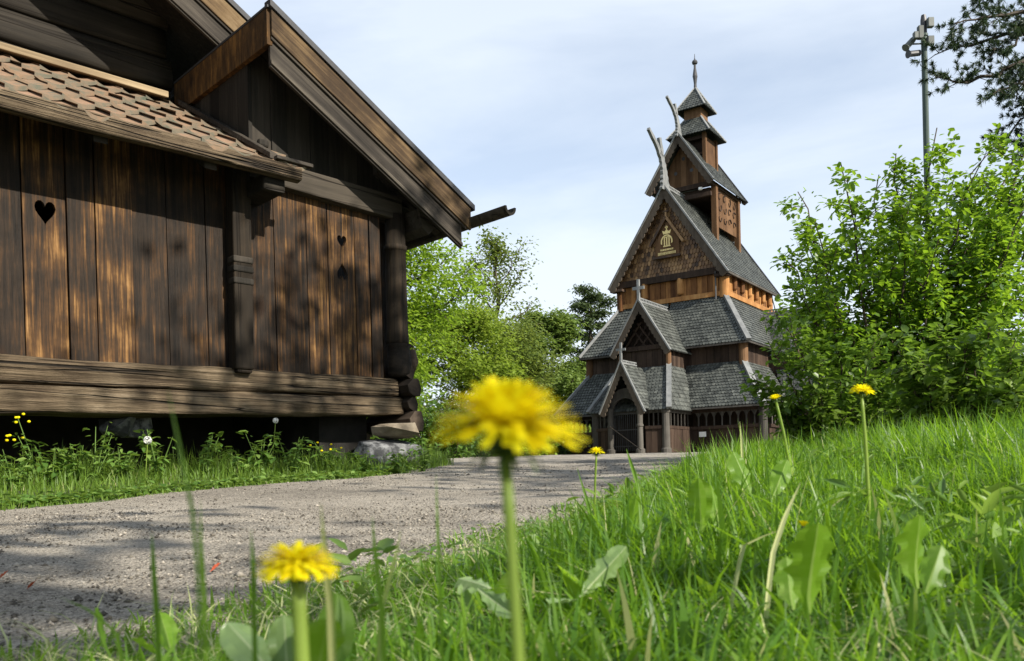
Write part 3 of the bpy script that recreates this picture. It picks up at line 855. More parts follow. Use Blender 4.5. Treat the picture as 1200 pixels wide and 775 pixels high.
# --- tier 1: gallery walls
for T, sx in ((ident, 5.0), (lambda p: V((-(p[1] + .6), p[0], p[2])), 4.9), (lambda p: V(((p[1] + .6), -p[0], p[2])), 4.9)):
    isf = sx == 5.0
    spans = [(-5.0, -1.75), (1.75, 5.0)] if isf else [(-4.9, -1.8), (1.8, 4.2)]
    mp, mr, mc = MB(), MB(), MB()
    for a, b in spans:
        mp.cut(); mr.cut(); mc.cut()
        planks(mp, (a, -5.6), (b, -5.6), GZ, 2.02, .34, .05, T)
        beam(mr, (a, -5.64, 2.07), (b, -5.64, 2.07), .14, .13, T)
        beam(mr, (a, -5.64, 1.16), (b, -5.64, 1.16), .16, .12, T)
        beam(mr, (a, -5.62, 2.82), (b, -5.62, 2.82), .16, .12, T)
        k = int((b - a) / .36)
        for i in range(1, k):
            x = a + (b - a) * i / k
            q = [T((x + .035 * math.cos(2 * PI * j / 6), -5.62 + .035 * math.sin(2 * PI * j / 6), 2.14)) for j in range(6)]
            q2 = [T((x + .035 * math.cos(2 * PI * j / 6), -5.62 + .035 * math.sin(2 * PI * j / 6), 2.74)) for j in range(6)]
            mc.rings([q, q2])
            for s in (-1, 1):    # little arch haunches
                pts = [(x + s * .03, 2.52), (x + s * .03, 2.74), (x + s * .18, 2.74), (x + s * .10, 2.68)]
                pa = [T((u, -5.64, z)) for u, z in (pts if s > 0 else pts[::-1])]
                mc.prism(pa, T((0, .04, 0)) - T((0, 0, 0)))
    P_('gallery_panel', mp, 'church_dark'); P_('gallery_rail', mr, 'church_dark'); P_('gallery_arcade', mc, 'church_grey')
for x, y in ((5.0, -5.6), (-5.05, -5.6), (4.9, 4.4), (-5.0, 4.4)):
    m = MB(); m.lathe([(.26, GZ - .05), (.26, GZ + .12), (.19, GZ + .16), (.18, 2.7), (.22, 2.74), (.22, 2.86)], (x, y, 0), 14); P_('gallery_post', m, 'church_grey', smooth=False)
# inner walls
m = MB()
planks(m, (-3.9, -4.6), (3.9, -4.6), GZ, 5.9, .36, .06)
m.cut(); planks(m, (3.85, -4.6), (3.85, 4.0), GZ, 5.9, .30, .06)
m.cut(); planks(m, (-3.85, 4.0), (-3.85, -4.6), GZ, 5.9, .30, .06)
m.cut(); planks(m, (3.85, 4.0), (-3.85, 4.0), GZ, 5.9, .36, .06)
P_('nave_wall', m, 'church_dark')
m = MB(); m.box(-4.9, 4.8, -5.5, 4.4, GZ - .1, GZ + .12); P_('floor', m, 'church_dark')
m = MB()
for x, y in ((3.85, -4.6), (-3.9, -4.6)):
    m.cut(); m.lathe([(.2, 4.6), (.2, 5.95)], (x, y, 0), 14)
P_('corner_column', m, 'church_brown')
# skirt roofs
def skirt(z0, z1, xo, yo, xi, yi, yb, yib, front_gap):
    m = MB(); g = front_gap
    # front, left and right of the porch
    shingles(m, (-xo, -yo, z0), (-g, -yo, z0), (-g, -yi, z1), (-xi, -yi, z1))
    m.cut(); shingles(m, (g, -yo, z0), (xo, -yo, z0), (xi, -yi, z1), (g, -yi, z1))
    m.cut(); shingles(m, (xo, -yo, z0), (xo, yb, z0), (xi, yib, z1), (xi, -yi, z1))
    m.cut(); shingles(m, (-xo, yb, z0), (-xo, -yo, z0), (-xi, -yi, z1), (-xi, yib, z1))
    m.cut(); shingles(m, (xo, yb, z0), (-xo, yb, z0), (-xi, yib, z1), (xi, yib, z1), .34, .3)
    P_('skirt_roof', m, 'shingle')
    m = MB()
    for s in (-1, 1):
        m.cut(); beam(m, (s * xo, -yo, z0 + .05), (s * xi, -yi, z1 + .05), .12, .24)
    P_('hip_board', m, 'lead')
    m = MB()
    for a, b in (((-xo, -yo), (-g, -yo)), ((g, -yo), (xo, -yo)), ((xo, -yo), (xo, yb)), ((-xo, yb), (-xo, -yo))):
        m.cut(); beam(m, (a[0], a[1], z0 - .05), (b[0], b[1], z0 - .05), .07, .06)
    P_('eave_board', m, 'church_grey')
skirt(2.95, 5.0, 5.15, 6.0, 3.85, 4.62, 4.9, 4.0, .05)
skirt(5.80, 8.22, 4.25, 5.05, 2.68, 3.62, 4.2, 3.2, .05)
# --- clerestory
m = MB()
planks(m, (-2.62, -3.6), (2.66, -3.6), 8.1, 9.3, .27, .06, jit=.03)
m.cut(); planks(m, (2.68, -3.6), (2.68, 3.2), 8.1, 9.3, .26, .06, jit=.03)
m.cut(); planks(m, (-2.64, 3.2), (-2.64, -3.6), 8.1, 9.3, .26, .06)
m.cut(); planks(m, (2.66, 3.2), (-2.62, 3.2), 8.1, 9.3, .26, .06)
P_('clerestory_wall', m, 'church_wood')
m = MB()
beam(m, (-2.75, -3.68, 8.29), (2.8, -3.68, 8.29), .22, .14); m.cut(); beam(m, (2.76, -3.6, 8.29), (2.76, 3.3, 8.29), .22, .14)
P_('sill_beam', m, 'church_wood')
m = MB(); beam(m, (-2.8, -3.74, 9.36), (2.85, -3.74, 9.36), .30, .16); P_('tie_beam', m, 'church_dark')
for x, y in ((2.66, -3.58), (-2.62, -3.58)):
    m = MB(); m.lathe([(.23, 8.1), (.23, 9.35)], (x, y, 0), 16); P_('corner_column', m, 'church_wood')
for x in (-1.3, .55):
    m = MB(); m.lathe([(.12, 8.5), (.16, 8.55), (.16, 9.25)], (x, -3.68, 0), 10); P_('wall_column', m, 'church_wood')
for y in (-2.6, -1.6, -.6, .4, 1.4, 2.4):
    m = MB(); m.lathe([(.08, 8.55), (.13, 8.62), (.13, 9.2)], (2.78, y, 0), 10); P_('wall_column', m, 'church_wood')
m = MB(); m.tube([(2.35, -3.85, 9.3), (2.35, -3.85, 8.0)], .035, 6); P_('drain_pipe', m, 'iron')
# --- main roof
m = MB()
shingles(m, (3.0, -4.02, 9.2), (3.0, 3.3, 9.2), (.05, 3.3, 13.55), (.05, -4.02, 13.55), .16, .18, .045)
m.cut(); shingles(m, (-3.0, 3.3, 9.2), (-3.0, -4.02, 9.2), (-.05, -4.02, 13.55), (-.05, 3.3, 13.55), .16, .18)
P_('main_roof', m, 'shingle')
m = MB(); shingles(m, (-2.8, -3.72, 9.45), (2.8, -3.72, 9.45), (.03, -3.72, 13.3), (-.03, -3.72, 13.3), .16, .22, .045)
m.poly([(-2.8, 3.2, 9.3), (0, 3.2, 13.4), (2.8, 3.2, 9.3)], .3)
P_('gable_wall', m, 'gable_shingle')
m = MB(); verge(m, 3.02, 9.12, 13.62, -4.12, .34, .07); P_('gable_board', m, 'gable_board')
m = MB()
for s in (-1, 1):
    m.cut(); beam(m, (s * 3.05, -4.09, 9.16), (s * .0, -4.09, 13.70), .07, .16)
P_('verge_edge', m, 'lead')
m = MB()
for s in (-1, 1): m.cut(); beam(m, (s * 3.05, 3.36, 9.16), (0, 3.36, 13.70), .12, .14)
P_('verge_edge', m, 'iron')
m = MB(); beam(m, (3.02, -4.1, 9.13), (3.02, 3.3, 9.13), .10, .10); P_('eave_board', m, 'church_grey')
m = MB(); m.box(2.35, 3.0, -4.05, -3.65, 9.02, 9.14); m.cut(); m.box(-3.0, -2.35, -4.05, -3.65, 9.02, 9.14); P_('eave_bracket', m, 'church_dark')
m = MB(); dragon(m, -4.02, 13.45, 1.6, 2.4, .85, t=.14); P_('dragon_head', m, 'lead')
m = MB(); crest(m, (0, -4.0, 13.60), (0, -1.6, 13.60)); P_('ridge_crest', m, 'lead')
# emblem board in the gable
m = MB()
m.poly([(-.62, -3.86, 10.35), (.62, -3.86, 10.35), (.62, -3.86, 11.1), (0, -3.86, 12.0), (-.62, -3.86, 11.1)], .6)
em = P_('emblem_board', m, 'church_brown')
m = MB(); beam(m, (-.86, -3.92, 10.92), (0, -3.92, 12.22), .12, .16); beam(m, (.86, -3.92, 10.92), (0, -3.92, 12.22), .12, .16); beam(m, (-.7, -3.92, 10.33), (.7, -3.92, 10.33), .09, .12)
beam(m, (0, -3.92, 12.2), (0, -3.92, 12.62), .08, .08); beam(m, (-.13, -3.94, 12.48), (.13, -3.94, 12.48), .06, .06)
P_('emblem_frame', m, 'gable_shingle', em)
m = MB(); y = -3.90
def arc(cx, cz, rx, rz_, a0, a1, w, n=10):
    for i in range(n):
        t0, t1 = a0 + (a1 - a0) * i / n, a0 + (a1 - a0) * (i + 1) / n
        beam(m, (cx + rx * math.cos(t0), y, cz + rz_ * math.sin(t0)), (cx + rx * math.cos(t1), y, cz + rz_ * math.sin(t1)), w, .03, rnd=.6)
m.prism([(-.17, y, 11.42), (.17, y, 11.42), (.23, y, 11.60), (.09, y, 11.54), (.0, y, 11.66), (-.09, y, 11.54), (-.23, y, 11.60)], (0, .03, 0), .6)
m.box(-.035, .035, y, y + .03, 11.66, 11.80, .6); m.box(-.08, .08, y, y + .03, 11.71, 11.76, .6)
arc(0, 11.06, .27, .30, -.35, PI + .35, .06, 14)
for x in (-.12, 0, .12): m.box(x - .028, x + .028, y, y + .03, 10.84, 11.28, .6)
m.box(-.18, .18, y, y + .03, 10.82, 10.87, .6); m.box(-.18, .18, y, y + .03, 11.25, 11.29, .6)
x = -.33
rr = random.Random(5)
while x < .33:
    w = rr.choice([.02, .03, .05]); m.box(x, x + w, y, y + .02, 10.64, 10.72, .6); x += w + .022
x = -.46
while x < .46:
    w = rr.choice([.03, .04, .03]); m.box(x, x + w, y, y + .02, 10.45, 10.58, .6)
    x += w + .03
P_('gilded_monogram', m, 'gold', em)

# --- porches: front and right side
def porch(T, apex=True):
    ZR = 7.72
    m = MB()
    shingles(m, (1.42, -6.95, 5.48), (1.42, -4.6, 5.48), (.03, -3.4, ZR), (.03, -6.95, ZR), .17, .19, .045, T)
    m.cut(); shingles(m, (-1.42, -4.6, 5.48), (-1.42, -6.95, 5.48), (-.03, -6.95, ZR), (-.03, -3.4, ZR), .17, .19, .03, T)
    P_('porch_roof', m, 'shingle')
    m = MB(); verge(m, 1.46, 5.40, ZR + .06, -7.05, .27, .06, T, 0, .05, .22); P_('gable_board', m, 'gable_board')
    m = MB()
    for s in (-1, 1): m.cut(); beam(m, (s * 1.48, -7.02, 5.46), (0, -7.02, ZR + .12), .06, .15, T)
    P_('verge_edge', m, 'lead')
    m = MB(); crest(m, (0, -6.95, ZR + .02), (0, -4.0, ZR + .02), T, .15, .16); P_('ridge_crest', m, 'lead')
    m = MB(); beam(m, (0, -7.0, ZR), (0, -7.0, ZR + 1.0), .11, .11, T); beam(m, (-.28, -7.0, ZR + .62), (.28, -7.0, ZR + .62), .14, .07, T)
    P_('cross_finial', m, 'lead')
    # upper wall with lattice
    m = MB(); planks(m, (-1.15, -6.55), (1.15, -6.55), 4.6, 5.75, .26, .05, T)
    m.cut(); planks(m, (1.15, -6.55), (1.15, -4.6), 4.6, 5.6, .26, .05, T); m.cut(); planks(m, (-1.15, -4.6), (-1.15, -6.55), 4.6, 5.6, .26, .05, T)
    m.poly([T((-1.2, -6.4, 5.7)), T((1.2, -6.4, 5.7)), T((0, -6.4, 7.55))], .05)
    P_('porch_wall', m, 'church_dark')
    m = MB()
    beam(m, (-1.25, -6.62, 5.72), (1.25, -6.62, 5.72), .2, .12, T)
    for x0, x1 in ((-.9, -.1), (-.5, .28), (-.1, .5)):
        beam(m, (x0, -6.6, 5.8), (x1, -6.6, 5.8 + (x1 - x0) * 1.35), .07, .05, T)
        beam(m, (-x0, -6.62, 5.8), (-x1, -6.62, 5.8 + (x1 - x0) * 1.35), .07, .05, T)
    P_('gable_lattice', m, 'church_dark')
    for s in (-1, 1):
        c = T((s * 1.18, -6.58, 0)); m = MB(); m.lathe([(.12, 4.6), (.12, 5.5)], (c.x, c.y, 0), 10); P_('corner_column', m, 'church_brown')
    # porch skirt
    m = MB()
    shingles(m, (-1.95, -8.35, 2.80), (1.95, -8.35, 2.80), (1.2, -6.6, 4.85), (-1.2, -6.6, 4.85), .17, .19, .03, T)
    m.cut(); shingles(m, (1.95, -8.35, 2.80), (1.95, -5.9, 2.80), (1.2, -4.9, 4.85), (1.2, -6.6, 4.85), .17, .19, .04, T)
    m.cut(); shingles(m, (-1.95, -5.9, 2.80), (-1.95, -8.35, 2.80), (-1.2, -6.6, 4.85), (-1.2, -4.9, 4.85), .17, .19, .03, T)
    P_('skirt_roof', m, 'shingle')
    m = MB()
    for s in (-1, 1): m.cut(); beam(m, (s * 1.95, -8.35, 2.86), (s * 1.2, -6.6, 4.91), .10, .22, T)
    P_('hip_board', m, 'lead')
    # portal gable
    m = MB()
    shingles(m, (1.02, -8.75, 2.85), (1.02, -7.9, 2.85), (.02, -6.7, 4.80), (.02, -8.75, 4.80), .15, .17, .04, T)
    m.cut(); shingles(m, (-1.02, -7.9, 2.85), (-1.02, -8.75, 2.85), (-.02, -8.75, 4.80), (-.02, -6.7, 4.80), .15, .17, .03, T)
    P_('portal_roof', m, 'shingle')
    m = MB(); verge(m, 1.06, 2.66, 4.88, -8.85, .24, .06, T, 0, .05, .2); P_('gable_board', m, 'gable_board')
    m = MB()
    for s in (-1, 1): m.cut(); beam(m, (s * 1.08, -8.82, 2.72), (0, -8.82, 4.94), .06, .14, T)
    P_('verge_edge', m, 'lead')
    m = MB(); beam(m, (0, -8.8, 4.8), (0, -8.8, 5.72), .09, .09, T); beam(m, (-.22, -8.8, 5.42), (.22, -8.8, 5.42), .10, .06, T)
    P_('cross_finial', m, 'lead')
    m = MB(); crest(m, (0, -8.7, 4.83), (0, -7.4, 4.83), T, .12, .15); P_('ridge_crest', m, 'lead')
    for s in (-1, 1):
        c = T((s * .70, -8.55, 0)); m = MB()
        m.lathe([(.20, GZ - .1), (.20, GZ + .15), (.13, GZ + .2), (.12, 2.1), (.15, 2.13), (.15, 2.2), (.12, 2.24), (.13, 2.95)], (c.x, c.y, 0), 12); P_('portal_pillar', m, 'church_grey')
        c = T((s * 1.68, -8.1, 0)); m = MB()
        m.lathe([(.22, GZ - .1), (.22, GZ + .14), (.17, GZ + .2), (.16, 2.65), (.2, 2.7), (.2, 2.8)], (c.x, c.y, 0), 12); P_('porch_post', m, 'church_grey')
    m = MB()     # arch over the gate
    for i in range(12):
        t0, t1 = PI * i / 12, PI * (i + 1) / 12
        q = [(.60 * math.cos(t0), -8.55, 2.75 + .62 * math.sin(t0)), (.60 * math.cos(t1), -8.55, 2.75 + .62 * math.sin(t1)), (.86 * math.cos(t1), -8.55, 2.80 + 1.0 * math.sin(t1)), (.86 * math.cos(t0), -8.55, 2.80 + 1.0 * math.sin(t0))]
        m.hexa([T(p) for p in q] + [T((p[0], p[1] + .1, p[2])) for p in q], .4)
    P_('portal_arch', m, 'church_grey')
    m = MB()
    for i in range(13):
        x = -.56 + 1.12 * i / 12; a, b = T((x, -8.5, GZ + .1)), T((x, -8.5, 2.75)); m.tube([a, b], .014, 5)
    for z in (1.3, 2.0, 2.7): m.tube([T((-.58, -8.5, z)), T((.58, -8.5, z))], .018, 5)
    P_('barred_gate', m, 'iron')
    m = MB()
    for s in (-1, 1):
        a, b = ((.86, -8.35), (1.6, -8.15)) if s > 0 else ((-1.6, -8.15), (-.86, -8.35))
        m.cut(); planks(m, a, b, GZ, 2.02, .25, .05, T); beam(m, (a[0], a[1] - .03, 2.07), (b[0], b[1] - .03, 2.07), .13, .1, T)
        a, b = ((1.7, -8.0), (1.75, -5.65)) if s > 0 else ((-1.75, -5.65), (-1.7, -8.0))
        m.cut(); planks(m, a, b, GZ, 2.02, .3, .05, T); beam(m, (a[0], a[1], 2.07), (b[0], b[1], 2.07), .13, .1, T)
    P_('porch_panel', m, 'church_dark')
    m = MB()
    beam(m, (-1.7, -8.1, 2.76), (1.7, -8.1, 2.76), .14, .12, T)
    for s in (-1, 1):
        m.cut(); beam(m, (s * 1.72, -8.1, 2.76), (s * 1.72, -5.6, 2.76), .14, .12, T)
        for k in range(3):
            x = s * (.95 + .22 * k); beam(m, (x, -8.2, 2.1), (x, -8.2, 2.72), .04, .05, T)
        for k in range(6):
            yy = -7.7 + .36 * k; beam(m, (s * 1.72, yy, 2.1), (s * 1.72, yy, 2.72), .04, .05, T)
    P_('porch_frame', m, 'church_grey')
porch(ident)
porch(lambda p: V((-(p[1] + .75), p[0], p[2])))
m = MB(); m.tube([(-4.0, .4, 7.2), (-4.0, .4, 8.9)], [.14, .12], 8); m.box(-4.3, -3.7, .2, .6, 8.6, 8.75); m.lathe([(.2, 8.9), (.26, 9.0), (.2, 9.1)], (-4.0, .4, 0), 8); P_('finial_post', m, 'iron')

# --- ridge turret
m = MB()
shingles(m, (1.72, -2.3, 14.1), (1.72, 2.2, 14.1), (.03, 2.2, 16.6), (.03, -2.3, 16.6), .17, .19, .035)
m.cut(); shingles(m, (-1.72, 2.2, 14.1), (-1.72, -2.3, 14.1), (-.03, -2.3, 16.6), (-.03, 2.2, 16.6), .17, .19)
P_('turret_roof', m, 'shingle')
m = MB(); verge(m, 1.76, 14.02, 16.66, -2.38, .30, .06, ident, 0, .05, .24); verge(m, 1.76, 14.02, 16.66, 2.22, .2, .06); P_('gable_board', m, 'gable_board')
m = MB()
for s in (-1, 1): m.cut(); beam(m, (s * 1.78, -2.36, 14.06), (0, -2.36, 16.72), .07, .15)
P_('verge_edge', m, 'lead')
m = MB()
for s in (-1, 1): m.cut(); beam(m, (s * 1.78, 2.26, 14.06), (0, 2.26, 16.72), .10, .15)
P_('verge_edge', m, 'iron')
m = MB(); dragon(m, -2.28, 16.5, 1.25, 1.55, .60, t=.12); P_('dragon_head', m, 'lead')
m = MB()
for i in range(9):
    x0 = -1.35 + .3 * i; x1 = x0 + .29
    f = lambda x: max(14.25, 16.45 - abs(x) * 1.48)
    m.hexa([(x0, -1.72, 14.2), (x1, -1.72, 14.2), (x1, -1.66, 14.2), (x0, -1.66, 14.2), (x0, -1.72, f(x0)), (x1, -1.72, f(x1)), (x1, -1.66, f(x1)), (x0, -1.66, f(x0))])
gw = P_('turret_gable', m, 'church_brown')
m = MB()
for x, z in ((0, 15.6), (-.42, 14.95), (.42, 14.95)):
    m.cut(); m.rings([[(x + .09 * math.cos(a * PI / 5), -1.735 + d, z + .09 * math.sin(a * PI / 5)) for a in range(10)] for d in (0, .012)])
P_('sound_hole', m, 'iron', gw)
m = MB()
beam(m, (-1.5, -1.72, 14.1), (1.5, -1.72, 14.1), .22, .2); m.cut(); beam(m, (-1.4, -1.72, 13.62), (1.4, -1.72, 13.62), .2, .18)
for s in (-1, 1): m.cut(); beam(m, (s * 1.42, -2.3, 14.12), (s * 1.42, 2.1, 14.12), .2, .2)
m.cut(); m.box(-1.25, 1.25, -1.5, 1.55, 13.66, 14.0)  # not a beam: dark inner box added to narrow the bright sky gap
P_('turret_beam', m, 'church_dark')
for x in (-1.42, 1.42):
    for y in (-1.35, 1.7):
        m = MB(); m.box(x - .13, x + .13, y - .13, y + .13, 11.4, 14.1); P_('turret_post', m, 'church_brown')
m = MB()
for s in (-1, 1):
    m.cut(); planks(m, (s * 1.40, -1.2 * 1), (s * 1.40, 1.56), 12.15, 14.05, .5, .05, jit=.002)
m.cut(); m.box(-1.3, 1.3, 1.62, 1.68, 12.0, 14.0)
pn = P_('carved_panel', m, 'church_brown')
m = MB()
rr = random.Random(3)
for zc in (12.65, 13.15, 13.65):
    for yc in (-.75, -.1, .55, 1.2):
        s = rr.choice([-1, 1]); pts = []
        for i in range(14):
            t = i / 13; a = s * (t * 4.6) + rr.random() * .1 + zc; r_ = .24 * (1 - .75 * t)
            pts.append((1.455, yc + r_ * math.cos(a), zc + r_ * math.sin(a)))
        m.tube(pts, [.028 - .012 * i / 13 for i in range(14)], 5)
P_('vine_carving', m, 'church_dark', pn)
m = MB(); m.lathe([(.02, 0), (.10, .02), (.10, .12), (.02, .14)], (.95, -1.95, 13.80), 10); P_('floodlight', m, 'white')
# --- lantern and spire
m = MB()
for x in (-.72, .72):
    for y in (-.72, .72): m.cut(); m.box(x - .09, x + .09, y - .09, y + .09, 15.3, 17.05)
P_('lantern_post', m, 'church_brown')
m = MB()
for s in (-1, 1):
    m.cut(); m.box(s * .70 - .03, s * .70 + .03, -.64, .64, 15.5, 16.9)
m.cut(); m.box(-.63, .63, .68, .74, 15.4, 16.95)
P_('lantern_panel', m, 'church_brown')
m = MB(); m.box(-.8, .8, -.8, -.66, 16.78, 16.95); m.cut(); m.box(-.8, .8, -.76, -.68, 16.0, 16.1); m.cut(); m.box(-.55, .55, -.4, .6, 15.5, 16.9); P_('lantern_frame', m, 'church_dark')
def pyramid(z0, z1, w0, w1, tw):
    m = MB()
    c0 = [(-w0, -w0), (w0, -w0), (w0, w0), (-w0, w0)]; c1 = [(-w1, -w1), (w1, -w1), (w1, w1), (-w1, w1)]
    for i in range(4):
        j = (i + 1) % 4
        m.cut(); shingles(m, (*c0[i], z0), (*c0[j], z0), (*c1[j], z1), (*c1[i], z1), tw, .16, .03)
    P_('spire_roof', m, 'shingle')
    m = MB()
    for i in range(4): m.cut(); beam(m, (*c0[i], z0 + .02), (*c1[i], z1 + .02), .06, .09)
    P_('hip_board', m, 'lead')
pyramid(16.98, 18.0, 1.15, .45, .15)
m = MB(); m.box(-.45, .45, -.45, .45, 17.9, 18.5); P_('spire_collar', m, 'church_brown')
pyramid(18.42, 19.68, .80, .04, .15)
m = MB(); m.lathe([(.10, 19.5), (.07, 19.9), (.10, 20.15), (.13, 20.3), (.10, 20.5), (.06, 20.75), (.06, 20.9), (.13, 20.95), (.15, 21.02), (.12, 21.1), (.04, 21.16), (.02, 21.25), (.012, 21.45)], (0, 0, 0), 10); P_('spire', m, 'iron')

def cworld(x, y, z):
    p = V(CO) + cxv * x + cyv * y
    return V((p.x, p.y, z))
# notice on the gallery wall and slanting pole before the gate
a = cworld(2.35, -5.78, 1.78)
m = MB(); m.box(-.16, .16, -.01, .01, -.11, .11); m.box(-.12, .12, -.014, -.009, .02, .05, .1)
o = m.build('notice', M['white']); o.location = a; o.rotation_euler = (0, 0, CA)
tag(o, 'small white notice fixed to the dark gallery panel right of the church porch', 'sign')
m = MB(); a, b = cworld(-.55, -8.9, 2.15), cworld(1.1, -9.3, GZ + .1)
m.tube([(a - b), (0, 0, 0)], .022, 6); o = m.build('slanting_pole', M['grey_verge']); o.location = b
tag(o, 'thin grey pole slanting down across the barred church gate', 'pole')
# ------------------------------------------------------------------ trees and shrubs
def rvec(rr, s=1.0): return V((rr.gauss(0, s), rr.gauss(0, s), rr.gauss(0, s)))

def limb(rr, p, d, L, r, n=5, wob=.18, upw=.0):
    """wandering limb: list of points and radii"""
    pts, rad = [p.copy()], [r]
    d = d.normalized()
    for i in range(n):
        d = (d + rvec(rr, wob) + V((0, 0, upw))).normalized()
        p = p + d * (L / n)
        pts.append(p.copy()); rad.append(r * (1 - .8 * (i + 1) / n))
    return pts, rad

def along(pts, t):
    u = t * (len(pts) - 1); k = min(int(u), len(pts) - 2); f = u - k
    return pts[k].lerp(pts[k + 1], f), (pts[k + 1] - pts[k]).normalized()

def broad_tree(name, label, base, h, cr, cb, nb, nleaf, lsize, mat, seed, lean=(0, 0), group=None, spread=.28, ns=6, up=.5, trunk_r=None, fork=False, cat='tree', top=.92, droop=.35, lower=1.0):
    """trunk, wandering limbs and a crown of single leaves; h height, cr crown radius, cb crown base"""
    rr = random.Random(seed)
    root = thing(name, label, cat, base, 0, group)
    tr = trunk_r or h * .022
    mb = MB()
    tp = [V((lean[0] * t * t * h, lean[1] * t * t * h, t * h * top)) + (rvec(rr, .012 * h) if 0 < i else V((0, 0, -.2))) for i, t in ((i, i / 8) for i in range(9))]
    mb.tube(tp, [tr * (1.25 if i == 0 else 1) * (1 - .85 * i / 8) for i in range(9)], 9, True)
    tips = []
    bb = MB()
    for i in range(nb):
        t = cb + (1 - cb) * (i + .5) / nb
        p, _ = along(tp, min(.99, t))
        q = (t - cb) / (1 - cb)
        prof = (math.sin(PI * min(1, (.16 + .84 * q) ** .85)) ** .6) if lower < 1.5 else (1 - q * .75)
        a = i * 2.4 + rr.uniform(-.4, .4)
        L = cr * max(.3, prof) * rr.uniform(.8, 1.15)
        e = up * (0.35 + .9 * q) + rr.uniform(-.12, .12)
        d = V((math.cos(a) * math.cos(e), math.sin(a) * math.cos(e), math.sin(e)))
        pts, rad = limb(rr, p, d, L, tr * .42 * (1 - .6 * q), 5, .14, .04)
        bb.tube(pts, rad, 6, False)
        for j in range(ns):
            u = .30 + .7 * (j + rr.random()) / ns
            p2, d2 = along(pts, min(u, .99))
            dd = (d2 * .6 + rvec(rr, .55) + V((0, 0, .12))).normalized()
            L2 = L * rr.uniform(.28, .48) * (1.15 - .5 * u) + .1
            pt2, rd2 = limb(rr, p2, dd, L2, max(.006, tr * .14), 4, .22, .02)
            bb.tube(pt2, rd2, 4, False)
            for k in range(9):
                tips.append(along(pt2, min(.99, .25 + .75 * k / 8))[0])
    tips.append(tp[-1]); tips = np.array([tuple(t) for t in tips])
    idx = rng.integers(0, len(tips), nleaf)
    pos = tips[idx] + rng.normal(0, 1, (nleaf, 3)) * spread * np.array([1, 1, .65])
    # clump tone: each twig cluster gets one base shade
    tone = np.clip(rng.random(len(tips) // 9 + 1)[np.minimum(idx // 9, len(tips) // 9)] * .55 + rng.random(nleaf) * .45, 0, 1)
    o = mb.build('trunk', M['bark'], root, smooth=True)
    bb.build('limbs', M['bark'], root, smooth=True)
    leaves('crown', pos, lsize, M[mat], root, droop=droop, rnd=tone)
    return root

def place(px, Yv):
    x = ray(px, 545)[0] * Yv
    return (x, Yv, gz(x, Yv) - .05)

broad_tree('maple_tree', 'dense bright green leafy tree rising just behind the right end of the timber storehouse', place(430, 23), 7.6, 2.8, .06, 28, 40000, .135, 'leaf_maple', 3, spread=.30, ns=7, group='trees behind the gravel yard')
broad_tree('maple_tree', 'bright green leafy tree mostly hidden behind the storehouse corner post', place(385, 25), 8.3, 3.0, .2, 16, 7000, .18, 'leaf_maple', 4, spread=.3, group='trees behind the gravel yard')
broad_tree('maple_tree', 'lower yellowish green tree between the bright leafy tree and the slender open one', place(542, 30), 5.2, 2.4, .05, 22, 26000, .14, 'leaf_light', 31, spread=.3, ns=7, group='trees behind the gravel yard')
broad_tree('ash_tree', 'slender tree with open crown and bare dark forking limbs against the sky', place(582, 42), 11.2, 2.5, .50, 13, 3400, .19, 'leaf_ash', 12, spread=.30, ns=7, up=1.05, trunk_r=.17, group='trees behind the gravel yard')
broad_tree('ash_tree', 'pale olive tree standing low behind the big dandelion, left of the round tree', place(606, 36), 5.4, 2.0, .06, 18, 16000, .15, 'leaf_ash', 15, spread=.34, group='trees behind the gravel yard')
broad_tree('lime_tree', 'round crowned mid green tree left of the church roofs', place(641, 60), 10.6, 3.4, .12, 26, 26000, .28, 'leaf_lime', 22, spread=.42, ns=7, up=.35, group='trees behind the gravel yard')
broad_tree('lime_tree', 'dark green tree half hidden behind the lower left church roof', place(690, 68), 8.6, 3.0, .12, 16, 7000, .26, 'leaf_lime', 24, spread=.4, group='trees behind the gravel yard')
broad_tree('maple_tree', 'light green tree standing behind the tall shrub, right of the church', place(1000, 60), 7.5, 4.0, .12, 20, 9000, .26, 'leaf_light', 41, spread=.4, group='trees behind the gravel yard')
broad_tree('lime_tree', 'dark green tree behind the shrub at the right edge', place(1160, 55), 7.0, 4.2, .12, 20, 9000, .25, 'leaf_lime', 43, spread=.4, group='trees behind the gravel yard')

def shrub(name, label, base, h, cr, n, nleaf, lsize, mat, seed, group=None, dens=.16):
    rr = random.Random(seed)
    root = thing(name, label, 'shrub', base, 0, group)
    bb = MB(); tips = []
    for i in range(n):
        a = rr.uniform(0, 2 * PI); rad_ = cr * math.sqrt(rr.random())
        hh = h * (1 - .45 * (rad_ / cr) ** 2) * rr.uniform(.55, 1.0)
        p0 = V((rad_ * .5 * math.cos(a), rad_ * .5 * math.sin(a), -.05))
        p1 = V((rad_ * math.cos(a), rad_ * math.sin(a), hh))
        pts = [p0.lerp(p1, t) + (rvec(rr, .05 * h) if 0 < t < 1 else V((0, 0, 0))) for t in (0, .3, .6, 1)]
        bb.tube(pts, [.018, .014, .009, .003], 5, False)
        for k in range(10): tips.append(tuple(along(pts, min(.99, .1 + .9 * k / 9))[0]))
    tips = np.array(tips); idx = rng.integers(0, len(tips), nleaf)
    pos = tips[idx] + rng.normal(0, dens, (nleaf, 3))
    pos[:, 2] = np.maximum(pos[:, 2], .03)
    tone = np.clip(rng.random(n)[np.minimum(idx // 10, n - 1)] * .5 + rng.random(nleaf) * .5, 0, 1)
    bb.build('stems', M['twig'], root); leaves('foliage', pos, lsize, M[mat], root, rnd=tone)
    return root

